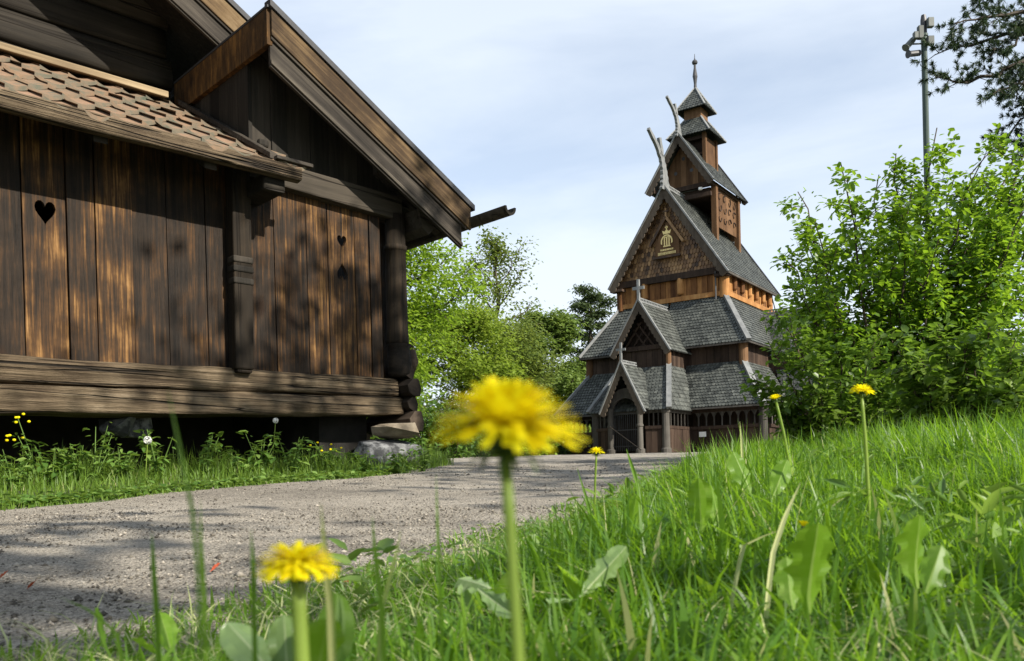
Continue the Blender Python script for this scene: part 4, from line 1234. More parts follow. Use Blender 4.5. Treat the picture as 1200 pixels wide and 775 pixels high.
HG = 'low shrubs along the far edge of the yard'
for px, Yv, h, r_, lab, mt, sd in [
    (505, 18, 1.5, 1.1, 'leafy shrub at the foot of the storehouse corner stones, where the path bends', 'leaf_hedge', 1),
    (548, 27, 2.0, 1.5, 'dark conical shrub at the yard edge, left below the big dandelion head', 'leaf_hedge', 2),
    (596, 33, 1.7, 1.9, 'yellowish low shrub at the yard edge behind the big dandelion head', 'leaf_maple', 3),
    (632, 40, 1.9, 2.0, 'dark low shrub beside the left post of the church', 'leaf_hedge', 4),
    (668, 56, 2.6, 3.0, 'bright shrub seen through the church gallery openings', 'leaf_light', 5)]:
    shrub('yard_shrub', lab, place(px, Yv), h, r_, 40, 4200, .12 if Yv < 30 else .17, mt, sd, HG, .14 if Yv < 30 else .2)

def plume_shrub(name, label, base, stems, mat, seed, lsize, per, tw=9, sway=.10, group=None):
    """multi-stemmed shrub: each stem is (x, y, height) of its tip relative to the base"""
    rr = random.Random(seed)
    root = thing(name, label, 'shrub', base, 0, group)
    bb = MB(); P, O, T_ = [], [], []
    for (sx, sy, sh) in stems:
        p0 = V((sx * .35 + rr.uniform(-.1, .1), sy * .35, -.05)); p1 = V((sx, sy, sh))
        mid = p0.lerp(p1, .5) + V((-sx * .12, -sy * .12, sh * .10))
        pts = []
        for i in range(9):
            t = i / 8
            pts.append(p0 * (1 - t) ** 2 + mid * 2 * t * (1 - t) + p1 * t * t + (rvec(rr, .015 * sh) if 0 < i < 8 else V((0, 0, 0))))
        bb.tube(pts, [.016 * (1 - .85 * i / 8) * (sh / 3) + .003 for i in range(9)], 5, False)
        tone = rr.random()
        def leaf_run(q, n, t0=0.15):
            for k in range(n):
                u = t0 + (1 - t0) * (k + rr.random()) / n
                c, d = along(q, min(.995, u))
                off = rvec(rr, .045)
                P.append(tuple(c + off)); O.append(tuple(d * .6 + off * 8)); T_.append(min(1, max(0, tone * .4 + rr.random() * .6)))
        leaf_run(pts, int(per * 1.4), .35)
        for k in range(tw):
            u = .14 + .80 * (k + rr.random()) / tw
            c, d = along(pts, u)
            a = rr.uniform(0, 2 * PI)
            dd = V((math.cos(a), math.sin(a), rr.uniform(.15, .75)))
            L = sh * rr.uniform(.12, .24) * (1.25 - u * .75)
            q, rd = limb(rr, c, dd, L, .006, 4, .2, .05)
            bb.tube(q, [.006, .005, .004, .003, .002], 4, False)
            leaf_run(q, per, .1)
            for j in range(2):
                c2, d2 = along(q, rr.uniform(.3, .8))
                q2, _ = limb(rr, c2, (d2 + rvec(rr, .7)), L * .5, .003, 3, .2, .04)
                bb.tube(q2, [.004, .003, .002, .0015], 3, False)
                leaf_run(q2, int(per * .6), .1)
    bb.build('stems', M['twig'], root)
    leaves('foliage', np.array(P), lsize, M[mat], root, outward=unit(np.array(O)) * .9, rnd=np.array(T_), droop=.25, wid=.66, flat=.72)
    return root

def stems_from(pix, base, Y0, dy=.7, seed=0):
    rr = random.Random(seed); out_ = []
    for px, py in pix:
        Yv = Y0 + rr.uniform(-dy, dy); p = at(px, py, Yv)
        out_.append((p.x - base[0], p.y - base[1], p.z - base[2]))
    return out_
b0 = place(1050, 8.4)
top = [(915, 300), (935, 225), (955, 260), (985, 190), (1000, 240), (1030, 205), (1050, 180), (1062, 250), (1098, 150), (1085, 215), (1120, 205), (1150, 190), (1175, 230), (1200, 205), (1225, 190), (1165, 172), (1190, 165), (1215, 150), (1135, 232), (1160, 250), (1205, 240), (1070, 215), (945, 285), (925, 335), (1240, 200), (1260, 230),
       (1010, 290), (960, 320), (1050, 300), (1100, 280), (1140, 270), (1180, 290), (1220, 260), (1075, 330), (1020, 350), (1130, 340), (1190, 350), (975, 370), (1240, 330)]
plume_shrub('tall_shrub', 'tall fresh green shrub of upright leafy shoots, in front of the church right side', b0, stems_from(top, b0, 8.4, .9, 2), 'leaf_bush', 5, .070, 28, 12)
b1 = place(985, 7.6)
low = [(900, 400), (895, 450), (925, 370), (945, 410), (915, 480), (960, 440), (985, 400), (1010, 430), (1030, 390), (1050, 440), (935, 495), (980, 490), (1020, 480), (1060, 480), (880, 440), (905, 350)]
plume_shrub('spreading_shrub', 'dark low spreading shrub whose twigs reach over the church gallery corner', b1, stems_from(low, b1, 7.4, .5, 3), 'leaf_under', 6, .072, 16, 8)
b2 = place(1130, 6.2)
low = [(1050, 400), (1080, 420), (1100, 380), (1130, 400), (1160, 380), (1190, 400), (1220, 390), (1110, 450), (1150, 440), (1190, 450), (1230, 440), (1070, 460), (1120, 490), (1170, 480), (1210, 490), (1040, 470)]
plume_shrub('spreading_shrub', 'dense dark shrub filling the right edge above the meadow grass', b2, stems_from(low, b2, 6.2, .6, 4), 'leaf_under', 7, .072, 17, 9)

# ------------------------------------------------------------------ pines
def tuft(P, D, c, d, n, L, rr):
    for _ in range(n):
        v = (d * .8 + rvec(rr, .6)).normalized()
        P.append(tuple(c)); D.append(tuple(v * L * rr.uniform(.7, 1.2)))

def needles(name, P, D, w, mat, parent):
    P, D = np.array(P), np.array(D)
    n = len(P)
    s = unit(np.cross(D, rng.normal(0, 1, (n, 3)))) * w
    verts = np.stack([P - s * .5, P + s * .5, P + D * .6 + s * .5, P + D, P + D * .6 - s * .5], 1).reshape(-1, 3)
    b = (np.arange(n) * 5)[:, None]
    F = np.concatenate([b + np.array([[0, 1, 2]]), b + np.array([[0, 2, 4]]), b + np.array([[4, 2, 3]])], 1).reshape(-1)
    return np_mesh(name, verts, F, 3, np.repeat(rng.random(n), 3), M[mat], parent)

rr = random.Random(9)
pb = place(1262, 13.5); PY = 13.5
pine = thing('pine_tree', 'tall pine at the right edge whose dark needled branches hang into the sky', 'tree', pb)
mb = MB(); PBV = V(pb)
tp = [V((0, 0, -.2)), V((.05, 0, 3)), V((-.05, .05, 6)), V((.05, 0, 9)), V((0, .1, 12.5))]
mb.tube(tp, [.24, .21, .18, .14, .05], 10); mb.build('trunk', M['bark'], pine, smooth=True)
bb = MB(); P, D = [], []
limbs = [[(1262, 90), (1215, 45), (1180, 40), (1140, 52), (1098, 60)], [(1262, 110), (1205, 70), (1165, 88), (1130, 96), (1098, 94)],
         [(1262, 60), (1220, 20), (1180, 15), (1150, 22), (1120, 26)], [(1262, 75), (1228, 50), (1205, 62), (1195, 95), (1190, 120)],
         [(1262, 120), (1230, 95), (1212, 120), (1195, 145), (1180, 162)], [(1262, 130), (1240, 120), (1225, 140), (1210, 160), (1200, 172)],
         [(1262, 30), (1230, -5), (1200, -12), (1170, -8), (1150, -2)], [(1262, 80), (1232, 70), (1212, 85), (1190, 100), (1168, 108)],
         [(1262, 0), (1240, -40), (1200, -60), (1160, -50), (1130, -45)], [(1262, 50), (1235, 30), (1205, 28), (1185, 50), (1160, 65)], [(1262, 60), (1300, 20), (1350, 10), (1390, 0), (1420, 10)], [(1262, -60), (1230, -110), (1200, -130), (1170, -120), (1150, -115)], [(1262, -40), (1300, -90), (1330, -100), (1360, -90), (1390, -85)]]
for li, pix in enumerate(limbs):
    oy = rr.uniform(-.8, .8)
    pts = [at(px, py, PY + oy * i / 4) - PBV for i, (px, py) in enumerate(pix)]
    pts = [along(pts, i / 12 * .9999)[0] + (rvec(rr, .03) if i else V((0, 0, 0))) for i in range(13)]
    bb.tube(pts, [.05 - .0035 * i for i in range(13)], 5, False)
    for k in range(26):
        u = .28 + .72 * k / 25
        c, d = along(pts, min(.995, u))
        dd = (d * .7 + rvec(rr, .6) + V((0, 0, .1))).normalized()
        q, _ = limb(rr, c, dd, rr.uniform(.15, .42), .008, 3, .25, .05)
        bb.tube(q, [.008, .006, .005, .004], 3, False)
        for t in (.35, .7, .99): tuft(P, D, along(q, t)[0], dd, 40, .09, rr)
bb.build('limbs', M['bark'], pine); needles('crown', P, D, .008, 'needle', pine)

def far_pine(label, base, h, seed, group=None):
    rr = random.Random(seed)
    root = thing('pine_tree', label, 'tree', base, 0, group)
    mb = MB(); mb.tube([(0, 0, -.2), (.1, 0, h * .4), (-.1, .1, h * .75), (0, 0, h)], [.25, .2, .14, .04], 8); mb.build('trunk', M['bark'], root)
    bb = MB(); P = []
    for i in range(26):
        z = h * (.42 + .57 * i / 25); a = i * 2.4; L = (3.0 - 1.5 * (i / 25) ** 2) * rr.uniform(.6, 1.15)
        pts, rad = limb(rr, V((0, 0, z)), V((math.cos(a), math.sin(a), .18)), L, .06, 4, .15, .03); bb.tube(pts, rad, 4, False)
        for k in range(5):
            c = along(pts, min(.99, .4 + .15 * k))[0]
            for _ in range(70): P.append(tuple(c + V((rr.gauss(0, .38), rr.gauss(0, .38), rr.gauss(.05, .14)))))
    bb.build('limbs', M['bark'], root); leaves('crown', np.array(P), .30, M['needle_far'], root, wid=.5)
far_pine('distant dark pine rising behind the upper left church roof', place(697, 66), 12.9, 4)

# woodland far behind everything
P = []
n = 26000
a = rng.uniform(-.75, .75, n); R_ = rng.uniform(95, 125, n)
xx, yy = np.tan(a) * R_, R_
hh = 5.5 + 2.2 * np.sin(a * 9) + 1.5 * np.sin(a * 31 + 1) + rng.normal(0, .6, n)
zz = ground(xx, yy) + hh * rng.random(n) ** .7
o = leaves('far_woodland', np.stack([xx, yy, zz], 1), 1.1, M['leaf_lime'])
tag(o, 'distant belt of green woodland behind the church yard', 'woodland', kind='stuff')

# trees standing beside the photographer: they throw the dappled shade on path and meadow
broad_tree('birch_tree', 'leafy tree beside the path, right behind the viewpoint, shading the meadow', (4.7, -5.3, gz(4.7, -5.3)), 10.0, 2.9, .45, 20, 6500, .22, 'leaf_maple', 51, spread=.36, ns=6, group='shade trees by the path')
broad_tree('birch_tree', 'loose leafy tree on the meadow right of the viewpoint, dappling the storehouse wall', (8.2, .6, gz(8.2, .6)), 10.5, 3.0, .55, 14, 1900, .20, 'leaf_light', 52, spread=.4, ns=6, group='shade trees by the path')

# ------------------------------------------------------------------ pole with cameras
pp_ = place(1094, 20); pole = thing('mast', 'tall slim green mast with grey equipment boxes on top, behind the tall shrub', 'mast', pp_)
zt = at(1083, 18, 20).z - pp_[2]; pp_ = (at(1083, 18, 20).x, 20, pp_[2])
lx_ = lambda px, py: (at(px, py, 20) - V(pp_))
m = MB(); m.tube([(0, 0, -.2), (0, 0, zt - .5)], [.075, .066], 12); m.tube([(0, 0, zt - .5), (0, 0, zt - .45)], [.09, .09], 12); m.build('shaft', M['pole'], pole, smooth=False)
tx = lx_(1083, 24).x
m = MB(); m.tube([(0, 0, zt - .48), (0, 0, zt - .12), (0, 0, zt)], [.07, .07, .05], 10); m.build('cap', M['iron'], pole)
for (px, py, w_, h_, dy) in [(1088, 30, .14, .22, -.1), (1076, 42, .12, .30, -.12), (1088, 51, .15, .20, -.1), (1070, 46, .10, .16, -.14)]:
    c = lx_(px, py); m = MB(); m.box(c.x - w_ / 2, c.x + w_ / 2, dy - .08, dy + .04, c.z - h_ / 2, c.z + h_ / 2); m.build('equipment_box', M['grey_box'], pole, bevel=.015)
for (px, py, ang) in [(1066, 52, .8), (1071, 63, .2)]:
    c = lx_(px, py); m = MB(); d = V((-math.cos(ang), -.25, -math.sin(ang)))
    m.tube([c - d * .17, c + d * .10, c + d * .14], [.07, .07, .095], 10); m.tube([c, (0, -.02, c.z)], .02, 5); m.build('camera', M['grey_box'] if ang > .5 else M['iron'], pole)

# ------------------------------------------------------------------ grass
def scatter(n, xa, xb, ya, yb, p=1.0):
    y = ya + (yb - ya) * rng.random(n) ** p
    return xa + (xb - xa) * rng.random(n), y

# meadow on the right and round the camera
sets = []
for n, ya, yb, p, w in ((26000, .42, 2.2, 1.1, .0036), (36000, 1.8, 5.0, 1.2, .0048), (26000, 4.5, 13, 1.2, .0075)):
    y = ya + (yb - ya) * rng.random(n) ** p
    xr = xr_of(y)
    lim = np.maximum(y * .68 + .25, xr + .4)
    off = -.28 + (lim - xr + .28) * rng.random(n)
    x = xr + off
    # ragged edge: thin out on the gravel side
    edge = np.clip((off + .28 + .14 * np.sin(y * 5.3) + .08 * np.sin(y * 13)) / .55, 0, 1)
    keep = rng.random(n) < .10 + .9 * edge
    x, y, off, edge = x[keep], y[keep], off[keep], edge[keep]
    clump = .75 + .35 * np.sin(x * 4.1 + y * 2.3) * np.sin(y * 3.7 - x * 1.9)
    h = (.055 + .16 * np.clip(off / .8 + .25, 0, 1)) * clump * rng.uniform(.5, 1.4, len(x)) * np.clip(.55 + y * .22, .6, 1.15)
    sets.append((x, y, h, np.full(len(x), w), edge))
x, y, h, w, edge = (np.concatenate([s[i] for s in sets]) for i in range(5))
n = len(x)
near = np.clip(1.6 - y, 0, 1)
h = np.minimum(h, np.interp(y, [.4, .8, 1.3, 2.2], [.09, .14, .20, .5]) * rng.uniform(.6, 1.15, n))
lean = np.clip(rng.gamma(1.7, .42, n), .05, 2.2)
patch = .5 + .5 * np.sin(x * 2.7 + 1.3 * np.sin(y * 1.9)) * np.cos(y * 2.1)
rnd = np.clip(.25 * patch + .75 * rng.random(n), 0, .9)
rnd = np.where(rng.random(n) < .03, 1.0, rnd)
o = blades('meadow_grass', np.stack([x, y, ground(x, y) - .005], 1), h, w * rng.gamma(4, .28, n) * np.where(y < 1.6, 1.35, 1.0), lean, M['grass'], rnd=rnd, seg=4)
tag(o, 'tall fresh green meadow grass covering the bank right of the gravel path', 'grass', kind='stuff')
n = 9000
y = .5 + 6 * rng.random(n) ** 1.3; xr = xr_of(y); x = xr - .15 + (np.maximum(y * .68, xr + .4) - xr + .15) * rng.random(n)
o = blades('dry_thatch', np.stack([x, y, ground(x, y)], 1), rng.uniform(.05, .13, n), rng.uniform(.0015, .0035, n), rng.uniform(.7, 2.0, n), M['straw'])
tag(o, 'dry straw coloured thatch lying low under the meadow grass', 'dry grass', kind='stuff')
# ground-cover leaves between the blades
n = 4200
y = 1.5 + 5 * rng.random(n) ** 1.4; xr = xr_of(y); x = xr - .1 + (np.maximum(y * .66, xr + .3) - xr + .1) * rng.random(n)
o = leaves('clover_leaves', np.stack([x, y, ground(x, y) + rng.uniform(.01, .09, n)], 1), .024, M['weed'], droop=0.0, flat=.85, wid=.8)
tag(o, 'small round ground cover leaves growing low among the meadow grass', 'ground cover', kind='stuff')
n = 3000
y = 1.2 + 5 * rng.random(n) ** 1.2; xr = xr_of(y); x = xr + .15 + (np.maximum(y * .66, xr + .6) - xr - .15) * rng.random(n)
cl_ = np.sin(x * 3.3 + 1) * np.sin(y * 2.9 + x) > -.1
x, y = x[cl_], y[cl_]; n = len(x)
o = leaves('meadow_herbs', np.stack([x, y, ground(x, y) + rng.uniform(.03, .15, n)], 1), .052, M['weed'], droop=-.55, flat=.5, wid=.30)
tag(o, 'narrow herb leaves standing among the meadow grass blades', 'ground cover', kind='stuff')
n = 380
y = 1.1 + 3.2 * rng.random(n) ** 1.3; xr = xr_of(y); x = xr + .45 + (np.maximum(y * .66, xr + .8) - xr - .45) * rng.random(n)
o = leaves('dandelion_leaves', np.stack([x, y, ground(x, y) + .01], 1), .115, M['broad'], droop=-1.4, flat=.35, wid=.27)
tag(o, 'soft upright dandelion leaves scattered through the meadow grass', 'ground cover', kind='stuff')
# lawn strip in front of the storehouse
n = 46000
y = 3.9 + 8.5 * rng.random(n) ** 1.15; xl = xl_of(y)
x = xl - 4.6 * rng.random(n) ** 1.2 + .07 + rng.normal(0, .05, n)
ly_ = (x - HC[0]) * hy.x + (y - HC[1]) * hy.y; lx2 = (x - HC[0]) * hx.x + (y - HC[1]) * hx.y
keep = ((ly_ < .25) | (lx2 > .1)) & (x > -.75 * y - .3)
x, y, ly_ = x[keep], y[keep], ly_[keep]; n = len(x); dl = xl_of(y) - x
h = (.045 + .045 * np.clip(dl / .5, 0, 1) + .15 * np.clip((ly_ + .85) / .6, 0, 1)) * rng.uniform(.5, 1.4, n) * (.85 + .3 * np.sin(x * 5) * np.sin(y * 4))
rnd = np.clip(rng.random(n) * .9, 0, .9); rnd = np.where(rng.random(n) < .02, 1, rnd)
o = blades('lawn_grass', np.stack([x, y, ground(x, y) - .004], 1), h, rng.uniform(.004, .008, n), np.clip(rng.gamma(2, .25, n), .05, 1.3), M['lawn'], rnd=rnd)
tag(o, 'short sunlit lawn grass between the gravel path and the timber storehouse', 'grass', kind='stuff')
n = 3000
y = 4.2 + 5.5 * rng.random(n) ** 1.2; x = xl_of(y) - .02 - .30 * rng.random(n) ** 2
o = leaves('verge_leaves', np.stack([x, y, ground(x, y) + rng.uniform(.005, .045, n)], 1), .045, M['weed'], droop=-.1, flat=.8, wid=.7)
tag(o, 'small leafy ground cover along the lawn edge by the gravel', 'ground cover', kind='stuff')

# ------------------------------------------------------------------ weeds at the storehouse
def weed(label, x, y, h, n, lsize, seed, mat='weed', group='weeds growing under the storehouse sill', flower=0, name='weed_plant'):
    rr = random.Random(seed); b = (x, y, gz(x, y))
    root = thing(name, label, 'plant', b, 0, group)
    bb = MB(); P, T_ = [], []
    tops = []
    for i in range(n):
        a = rr.uniform(0, 2 * PI); hh = h * rr.uniform(.62, 1.1)
        pts = [V((0, 0, -.01)), V((math.cos(a) * .05, math.sin(a) * .05, hh * .5)), V((math.cos(a) * .12, math.sin(a) * .12, hh))]
        bb.tube(pts, [.005, .004, .002], 4, False); tops.append(pts[-1])
        for k in range(int(10 + hh * 30)):
            P.append(tuple(along(pts, min(.99, .12 + .87 * rr.random()))[0] + rvec(rr, .02)))
    bb.build('stems', M['green_stem'], root); leaves('foliage', np.array(P), lsize, M[mat], root, droop=.15, wid=.5)
    if flower:
        m = MB()
        for t in tops:
            for _ in range(flower):
                m.cut(); c = t + rvec(rr, .028); m.lathe([(.004, -.006), (.012, 0), (.009, .008), (.002, .01)], (c.x, c.y, c.z), 7)
        m.build('flower', M['petal'], root, smooth=True)
    return root

WL = [(15, 'low leafy weed at the left end of the dark gap under the sill', .28, 5, 0), (45, 'weed with a small cluster of yellow flowers under the sill log', .50, 2, 5), (60, 'broad green weed right below the yellow flowered one', .26, 6, 0),
      (88, 'pale leaved weed between the yellow flowers and the slanted stone', .30, 5, 0), (110, 'tallest leafy weed directly left of the slanted stone', .40, 5, 0), (140, 'bushy weed in front of the two stones under the sill', .24, 7, 0),
      (185, 'thin stalked weed just right of the two stones under the sill', .36, 6, 0), (240, 'dark leafy weed below the middle of the sill log', .36, 5, 0), (285, 'round leaved weed under the foot of the hanging post', .26, 5, 0),
      (305, 'feathery upright weed just right of the foot of the hanging post', .34, 6, 0), (340, 'slender weed midway between hanging post and corner boulder', .32, 5, 0), (385, 'bright yellow green weed left of the jagged corner boulder', .30, 7, 1), (430, 'small light weed growing against the face of the jagged boulder', .20, 5, 0), (468, 'little weed in front of the right side of the jagged boulder', .22, 5, 0), (496, 'tall grassy weed right of the jagged boulder beside the path', .34, 6, 0)]
for i, (px, lab, h, n_, fl) in enumerate(WL):
    xr_ = ray(px, 520)[0]; b = -.55 if px < 410 else -.95
    b += random.uniform(-.1, .08)
    Yv = (b + HC[0] * hy[0] + HC[1] * hy[1]) / (xr_ * hy[0] + hy[1])
    weed(lab, xr_ * Yv, Yv, h, n_, .07 if h < .4 else .055, 100 + i, flower=fl)

# ------------------------------------------------------------------ dandelions
def dandelion(label, px, py, Yv, rad, foot, tilt=(0, 0), npet=150, seed=1, stem_r=.0016, elev=(4, 80), closed=False, bract=True, dome=.9):
    rr = random.Random(seed)
    c = at(px, py, Yv)                  # centre of the receptacle
    fz = gz(foot[0], foot[1])
    root = thing('dandelion', label, 'flower', (foot[0], foot[1], fz), 0, 'dandelions in bloom')
    c = c - V((foot[0], foot[1], fz))
    ax = V((tilt[0], tilt[1], 1)).normalized()
    ux = ax.cross(V((0, 1, 0))).normalized(); uy = ax.cross(ux)
    m = MB()
    pts = [V((0, 0, -.01)), V((c.x * .15, c.y * .1, c.z * .35)), V((c.x * .55, c.y * .6, c.z * .72)), c - ax * rad * .28]
    pts = [along(pts, i / 10 * .9999)[0] for i in range(11)]
    m.tube(pts, [stem_r * (1.35 - .035 * i) for i in range(11)], 8); m.build('stem', M['stem'], root, smooth=True)
    m = MB()
    rg = []
    for r_, z in ((.09, -.34), (.17, -.30), (.24, -.16), (.25, -.02), (.15, .03)):
        rg.append([c + ax * z * rad + (ux * math.cos(2 * PI * k / 12) + uy * math.sin(2 * PI * k / 12)) * r_ * rad for k in range(12)])
    m.rings(rg)
    for k in range(13):
        a = 2 * PI * k / 13 + rr.uniform(-.1, .1); d = ux * math.cos(a) + uy * math.sin(a)
        t = d.cross(ax) * rad * .055
        p0 = c - ax * rad * .26 + d * rad * .18; p1 = p0 + d * rad * .30 - ax * rad * .06; p2 = p0 + d * rad * .42 - ax * rad * rr.uniform(.22, .34)
        m.poly([p0 - t, p0 + t, p1 + t, p1 - t]); m.poly([p1 - t, p1 + t, p2])
    m.build('bracts', M['bract'], root, smooth=True)
    vs, fs, rs = [], [], []
    for i in range(npet):
        q = (i + .5) / npet
        a = i * 2.39996 + rr.uniform(-.12, .12)
        e = math.radians(elev[0] + (elev[1] - elev[0]) * (1 - q) ** 1.7 + rr.uniform(-6, 6))
        L = rad * (.80 + .22 * q ** .8) * rr.uniform(.88, 1.06) * (1 if not closed else .9)
        d = ux * math.cos(a) + uy * math.sin(a)
        s = ax.cross(d) * rad * rr.uniform(.052, .078)
        st = c + d * rad * .16 * q ** .5 + ax * rad * .02
        n0 = len(vs)
        for k in range(5):
            t = k / 4
            ee = e + (.25 - .55 * t) * (.5 if closed else 1) * .8
            st2 = st + (d * math.cos(ee) + ax * math.sin(ee) * dome) * (L * t)
            w_ = s * (.55 + .75 * min(1, t * 1.6)) * (1 if t < .95 else .75)
            vs += [tuple(st2 - w_), tuple(st2 + w_)]
        for k in range(4): fs += [n0 + 2 * k, n0 + 2 * k + 1, n0 + 2 * k + 3, n0 + 2 * k + 2]
        rs += [rr.random()] * 4
    np_mesh('flower_head', np.array(vs), fs, 4, rs, M['petal'], root, smooth=True)
    return root
def foot_at(px, Yv): return (ray(px, 700)[0] * Yv, Yv)
dandelion('largest dandelion, wide open yellow head close to the lens in the middle', 593, 509, .268, .0218, foot_at(618, .262), (.06, -.12), 230, 1, .0018, (8, 86), dome=1.0)
dandelion('open dandelion close to the lens at the lower left, in front of the gravel', 349, 660, .40, .0185, foot_at(356, .395), (.04, -.02), 150, 2, .0034, (-14, 62), dome=.8)
dandelion('sharp little dandelion on a tall stem before the dense shrub on the right', 1010, 459, 1.55, .0205, foot_at(1022, 1.55), (.1, .0), 110, 3, .0030, (4, 70))
dandelion('half open dandelion on a leaning stem by the church gallery corner', 909, 468, 2.5, .0215, foot_at(934, 2.5), (-.15, .0), 90, 4, .0040, (25, 85), True)
dandelion('small dandelion at the path edge before the barred church gate', 699, 530, 2.3, .0225, foot_at(698, 2.32), (.05, .0), 90, 5, .0026, (4, 70))
dandelion('tiny closed dandelion bud half hidden in the meadow right of the middle', 941, 617, 1.05, .010, foot_at(942, 1.05), (.1, 0), 50, 6, .0018, (55, 85), True)
# seed heads
def clock(label, px, py, Yv, r_, foot_px, seed):
    rr = random.Random(seed); f = foot_at(foot_px, Yv); fz = gz(*f)
    root = thing('dandelion_clock', label, 'flower', (f[0], f[1], fz), 0, 'white dandelion clocks by the storehouse'); c = at(px, py, Yv) - V((f[0], f[1], fz))
    m = MB(); m.tube([(0, 0, 0), (c.x * .5, 0, c.z * .5), c], .003, 5); m.build('stem', M['stem'], root)
    P = []; D = []
    for _ in range(160):
        d = rvec(rr, 1).normalized(); P.append(tuple(c + d * r_ * .75)); D.append(tuple(d * r_ * .3))
    m = MB()
    for p, d in zip(P, D):
        p, d = V(p), V(d); s = d.cross(V((.3, .5, .8))).normalized() * r_ * .22; u = d.cross(s).normalized() * r_ * .22
        m.poly([p + d - s, p + d - u, p + d + s, p + d + u])
    m.build('seed_head', M['fluff'], root)
clock('round white dandelion clock in the lawn, below the cracked stone under the sill', 173, 516, 5.9, .026, 173, 1)
clock('white dandelion clock on a tall stem under the sill log, right of the hanging post', 323, 493, 7.0, .022, 321, 2)

# ------------------------------------------------------------------ broad leaves in the meadow
def broad_leaf(mb, p0, p1, wid, bend, sidev, lobes=0, n=22, rnd=None):
    p0, p1 = V(p0), V(p1); L = (p1 - p0).length; d = (p1 - p0) / L
    s = V(sidev); s = (s - d * s.dot(d)).normalized(); nn = d.cross(s)
    rnd = random.random() if rnd is None else rnd
    prev = None
    for i in range(n + 1):
        t = i / n
        w_ = wid * .5 * (.10 + .90 * math.sin(PI * min(1, t ** 1.25 * .93)) ** .85) if t < .99 else wid * .02
        if lobes: w_ *= 1 - .35 * abs(math.sin(t * lobes * PI)) * (t < .85)
        c = p0 + d * L * t + nn * bend * L * math.sin(PI * t * .5) * t
        ru = math.sin(t * 19 + rnd * 9) * w_ * .16; mr = min(w_ * .5, wid * .035 * (1.2 - t))
        row = (c - s * w_ + nn * (w_ * .38 + ru), c - s * w_ * .5 + nn * w_ * .24, c - s * mr, c + s * mr, c + s * w_ * .5 + nn * w_ * .24, c + s * w_ + nn * (w_ * .38 - ru))
        if prev:
            for k in range(5):
                mb.poly([prev[k], prev[k + 1], row[k + 1], row[k]], 1.3 if k == 2 else rnd * .7 + (.1 if i % 3 == 0 else 0))
        prev = row

def leaf_plant(label, leafs, mat='broad', name='broad_leaf_plant'):
    """leafs: (px, py) foot, (px, py) tip, Y foot, Y tip, width in metres"""
    f = at(*leafs[0][0], leafs[0][2]); fz = gz(f.x, f.y)
    root = thing(name, label, 'plant', (f.x, f.y, fz), 0, 'broad leaved plants in the meadow'); base = V((f.x, f.y, fz))
    for (a, b, ya, yb, w_, lob) in leafs:
        m = MB(); p0, p1 = at(*a, ya), at(*b, yb)
        broad_leaf(m, p0 - base, p1 - base, w_, random.choice([-1, 1]) * random.uniform(.12, .32), (1, random.uniform(-.7, .7), .1), lob)
        m.build('leaf', M[mat], root, smooth=True)
leaf_plant('pale grey green leaf pair bending left beside the lower left dandelion', [((318, 790), (268, 716), .60, .62, .028, 0), ((322, 800), (302, 735), .60, .66, .026, 0), ((338, 800), (330, 722), .62, .63, .024, 0)], 'broad_pale')
leaf_plant('bright green upright leaf directly behind the stem of the lower left dandelion', [((372, 800), (378, 722), .52, .52, .030, 0), ((388, 800), (396, 706), .56, .60, .026, 0)])
leaf_plant('pale jagged leaf on the ground left of the large dandelion stem base', [((560, 690), (612, 735), 1.0, .95, .030, 4), ((575, 690), (535, 668), 1.0, 1.05, .04, 3)], 'broad_pale')
leaf_plant('light grey green leaf slanting to the right of the large dandelion stem', [((680, 700), (728, 645), 1.02, 1.05, .034, 5), ((676, 702), (645, 720), 1.0, .95, .026, 3)], 'broad_pale')
leaf_plant('pair of upright oval leaves in the grass below the right church gallery', [((822, 625), (820, 560), 1.40, 1.40, .040, 0), ((842, 630), (846, 565), 1.42, 1.46, .034, 0)])
leaf_plant('two broad oval leaves leaning apart in front of the church gallery corner', [((880, 580), (866, 528), 1.6, 1.6, .045, 0), ((905, 585), (925, 535), 1.62, 1.66, .038, 0)])
leaf_plant('largest glowing lobed leaf standing in the foreground meadow below the closed bud', [((948, 720), (944, 612), .78, .78, .050, 4), ((930, 715), (918, 665), .8, .84, .03, 3)])
leaf_plant('broad lobed leaf standing right of the glowing foreground leaf', [((1076, 690), (1058, 605), .85, .85, .052, 4), ((1085, 695), (1100, 650), .86, .9, .034, 3)])
leaf_plant('shiny rounded leaf at the path edge right of the large dandelion stem', [((736, 640), (745, 580), 1.5, 1.5, .030, 0), ((640, 655), (622, 628), 1.6, 1.62, .03, 0)])
leaf_plant('narrow leaf fanning over the gravel at the bottom left corner', [((130, 770), (86, 712), .80, .84, .012, 0), ((200, 765), (196, 728), .86, .9, .022, 0), ((190, 770), (150, 758), .86, .84, .02, 0)])

